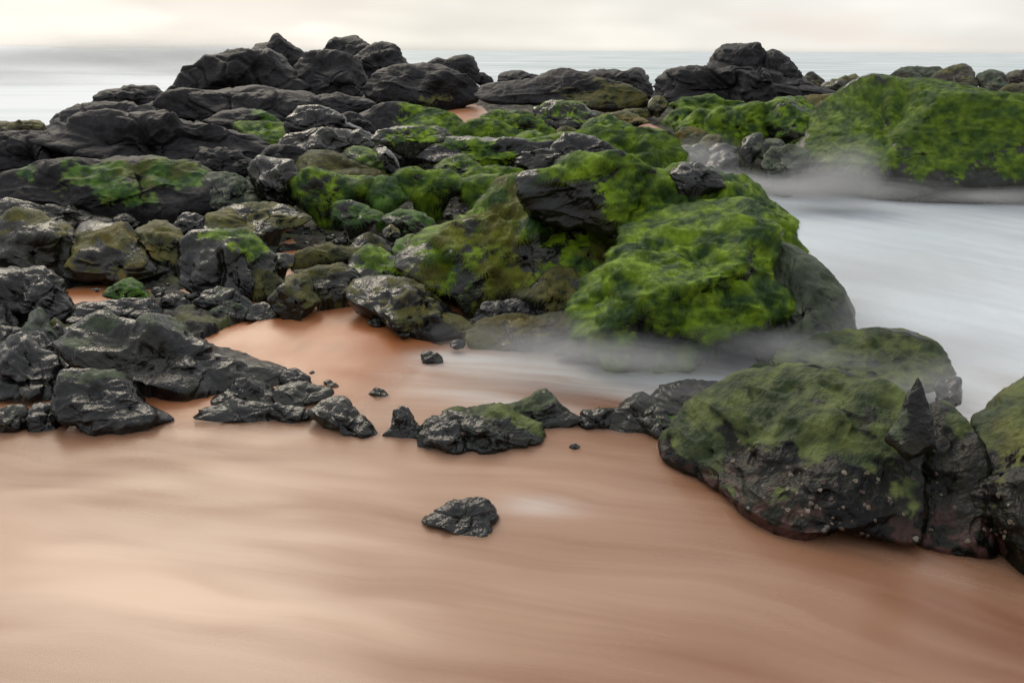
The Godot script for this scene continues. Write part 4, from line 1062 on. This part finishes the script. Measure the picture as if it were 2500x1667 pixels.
	rock("H", 3.72, "wet", "pointed grey rock with a wet sheen near the big right boulder", [1830, 680, 1870, 560, 1940, 490, 2000, 450, 2060, 445, 2150, 480, 2300, 510, 2400, 560, 2300, 660, 2080, 690, 1950, 730, 1880, 730], {"group": g, "amp": 1.2, "tone": 1.3, "facets": 9})
	rock("F", 3.95, "soak", "flat-topped black rock just behind the big right boulder", [1490, 920, 1530, 880, 1570, 870, 1640, 874, 1680, 890, 1680, 930, 1560, 935], {"group": g})
	rock("H", 1068, "deep", "small mossy stone tucked at the left foot of the big right boulder", [2095, 715, 2130, 620, 2200, 573, 2270, 588, 2300, 640, 2290, 730, 2200, 745], {"group": g, "water": true, "moss": 0.35, "hue": 1})
	rock("H", 1096, "soak", "tiny stone just breaking the brown water", [1555, 812, 1600, 778, 1640, 803, 1600, 822], {"group": "stones in the shallows", "water": true, "step": 2.0, "t": 0.35})
	rock("H", 1305, "soak", "lone black rock alone in the brown foreground water", [530, 1310, 590, 1250, 650, 1200, 750, 1158, 850, 1163, 920, 1148, 1000, 1168, 1080, 1208, 1115, 1260, 1100, 1380, 1075, 1460, 960, 1430, 800, 1370, 620, 1340], {"swell": 1.0, "water": true, "lean": 20, "facets": 8, "rough": 1.2, "shells": 5, "shell_top": 0.16, "step": 2.4, "tone": 1.3, "cx": 0.56})
	rock("G", 3.95, "grey", "rounded mossy boulder half lost in spray behind the big right boulder", [530, 1110, 650, 1040, 820, 940, 980, 880, 1180, 858, 1350, 845, 1520, 855, 1660, 890, 1740, 940, 1800, 1020, 1832, 1100, 1840, 1200, 1700, 1260, 1200, 1260, 700, 1200], {"lean": 36, "facets": 3, "moss": 0.5, "hue": 4, "amp": 0.6, "strands": 0.3, "long": 0.035, "rough": 1.4, "mp": [[1500, 930, 250, 90, 0.9]]})
	rock("G", 3.45, "wet", "grey stone in the spray at the right of the rounded mossy boulder", [1750, 1200, 1840, 1163, 1920, 1170, 1935, 1340, 1850, 1380, 1760, 1340], {"tone": 1.6})
	g = "big boulders of the near right"
	rock("I", 1290, "olive", "big mossy boulder with limpets along its dark foot, near right", [138, 680, 165, 580, 220, 480, 300, 370, 420, 270, 540, 180, 720, 120, 950, 88, 1130, 88, 1300, 128, 1450, 170, 1600, 210, 1680, 400, 1720, 650, 1760, 900, 1780, 1210, 1400, 1140, 1000, 1010, 800, 960, 600, 910, 380, 820, 240, 740], {"group": g, "water": true, "yaw": 30, "lean": 24, "t": 0.32, "ext": 0.25, "facets": 2, "amp": 0.65, "rough": 1.5, "swell": 1.0, "moss": 0.06, "hue": 4, "mp": [[700, 340, 420, 220, 1.1], [330, 490, 240, 160, 1.05], [1150, 230, 360, 130, 1.1], [1000, 470, 340, 140, 0.95], [1450, 300, 220, 110, 0.95]], "strands": 0.6, "long": 0.015, "mat": "dark_basalt", "shells": 64, "shell_top": 0.20, "crust": [0.06, 0.16], "step": 2.6, "tone": 0.32})
	rock("I", 2.7, "wet", "dark shark-fin spike of rock rising from the near right boulders", [1500, 560, 1590, 440, 1640, 320, 1660, 250, 1706, 165, 1740, 210, 1760, 300, 1800, 420, 1820, 600, 1650, 680], {"swell": 1.0, "group": g, "ext": 0.0, "cy": 0.3, "cx": 0.58, "lean": 10, "t": 0.35, "facets": 2, "tone": 1.2, "amp": 0.3, "step": 1.6, "mat": "dark_basalt", "hue": 3, "mp": [[1590, 400, 50, 90, 0.7]]})
	rock("I", 1316, "olive", "black middle boulder wedged between the mossy one and the right edge", [1400, 600, 1500, 500, 1600, 420, 1700, 345, 1830, 322, 1905, 322, 1990, 400, 2075, 510, 2150, 650, 2200, 900, 2180, 1280, 1850, 1240, 1600, 1150, 1450, 900], {"swell": 1.0, "group": g, "water": true, "yaw": 26, "lean": 20, "facets": 3, "amp": 0.6, "tone": 0.32, "moss": 0.05, "hue": 4, "mp": [[1980, 420, 70, 90, 0.8]], "mat": "dark_basalt", "shells": 14, "shell_top": 0.2, "crust": [0.06, 0.16], "step": 2.6, "t": 0.35})
	rock("I", 1370, "olive", "tall mossy boulder cut off by the right edge of the picture", [1900, 1100, 1950, 850, 2060, 650, 2090, 570, 2005, 430, 2010, 350, 2120, 270, 2140, 220, 2220, 150, 2352, 120, 2600, 110, 2750, 300, 2750, 1380, 2352, 1320, 2100, 1200], {"swell": 1.0, "group": g, "water": true, "yaw": 20, "lean": 18, "t": 0.45, "ext": 0.25, "facets": 6, "amp": 0.7, "moss": 0.1, "hue": 4, "warm": 0.3, "mp": [[2250, 330, 260, 170, 1.0], [2150, 450, 120, 100, 0.9]], "strands": 0.5, "long": 0.015, "mat": "dark_basalt", "shells": 22, "shell_top": 0.2, "crust": [0.06, 0.16], "step": 2.8, "tone": 0.4, "rough": 1.5})

func mists() -> void:
	# channel under the bright green boulder
	mist(1560, 815, 4.5, Vector3(1.6, 0.13, 0.7), 2.4)
	mist(1800, 790, 4.6, Vector3(1.7, 0.15, 0.8), 2.4)
	mist(1430, 845, 4.3, Vector3(1.3, 0.09, 0.6), 2.0)
	mist(1960, 725, 4.75, Vector3(0.9, 0.34, 0.6), 2.2)
	mist(1700, 865, 4.0, Vector3(1.7, 0.10, 0.6), 2.0)
	mist(2150, 850, 4.2, Vector3(2.2, 0.14, 0.8), 1.6)
	mist(2320, 945, 3.5, Vector3(0.8, 0.2, 0.4), 1.6)
	mist(1500, 950, 3.8, Vector3(1.4, 0.06, 0.4), 1.8)
	mist(2250, 640, 6.0, Vector3(3.4, 0.12, 2.2), 0.9)
	# round the giant green boulder and the cleft to its left
	mist(2150, 465, 9.3, Vector3(2.8, 0.26, 1.3), 1.0)
	mist(2070, 420, 9.3, Vector3(1.0, 0.8, 0.9), 1.1)
	mist(1850, 440, 9.4, Vector3(1.9, 0.32, 1.2), 1.4)
	mist(1780, 380, 9.9, Vector3(1.2, 0.6, 0.8), 0.6)
	mist(2400, 480, 9.2, Vector3(2.0, 0.16, 1.0), 0.8)
	# surf haze over the breaking wave, far left
	mist(120, 130, 70.0, Vector3(30.0, 3.0, 8.0), 0.16)
	mist(330, 138, 66.0, Vector3(22.0, 1.8, 8.0), 0.14)
	mist(60, 165, 45.0, Vector3(24.0, 1.1, 8.0), 0.14)
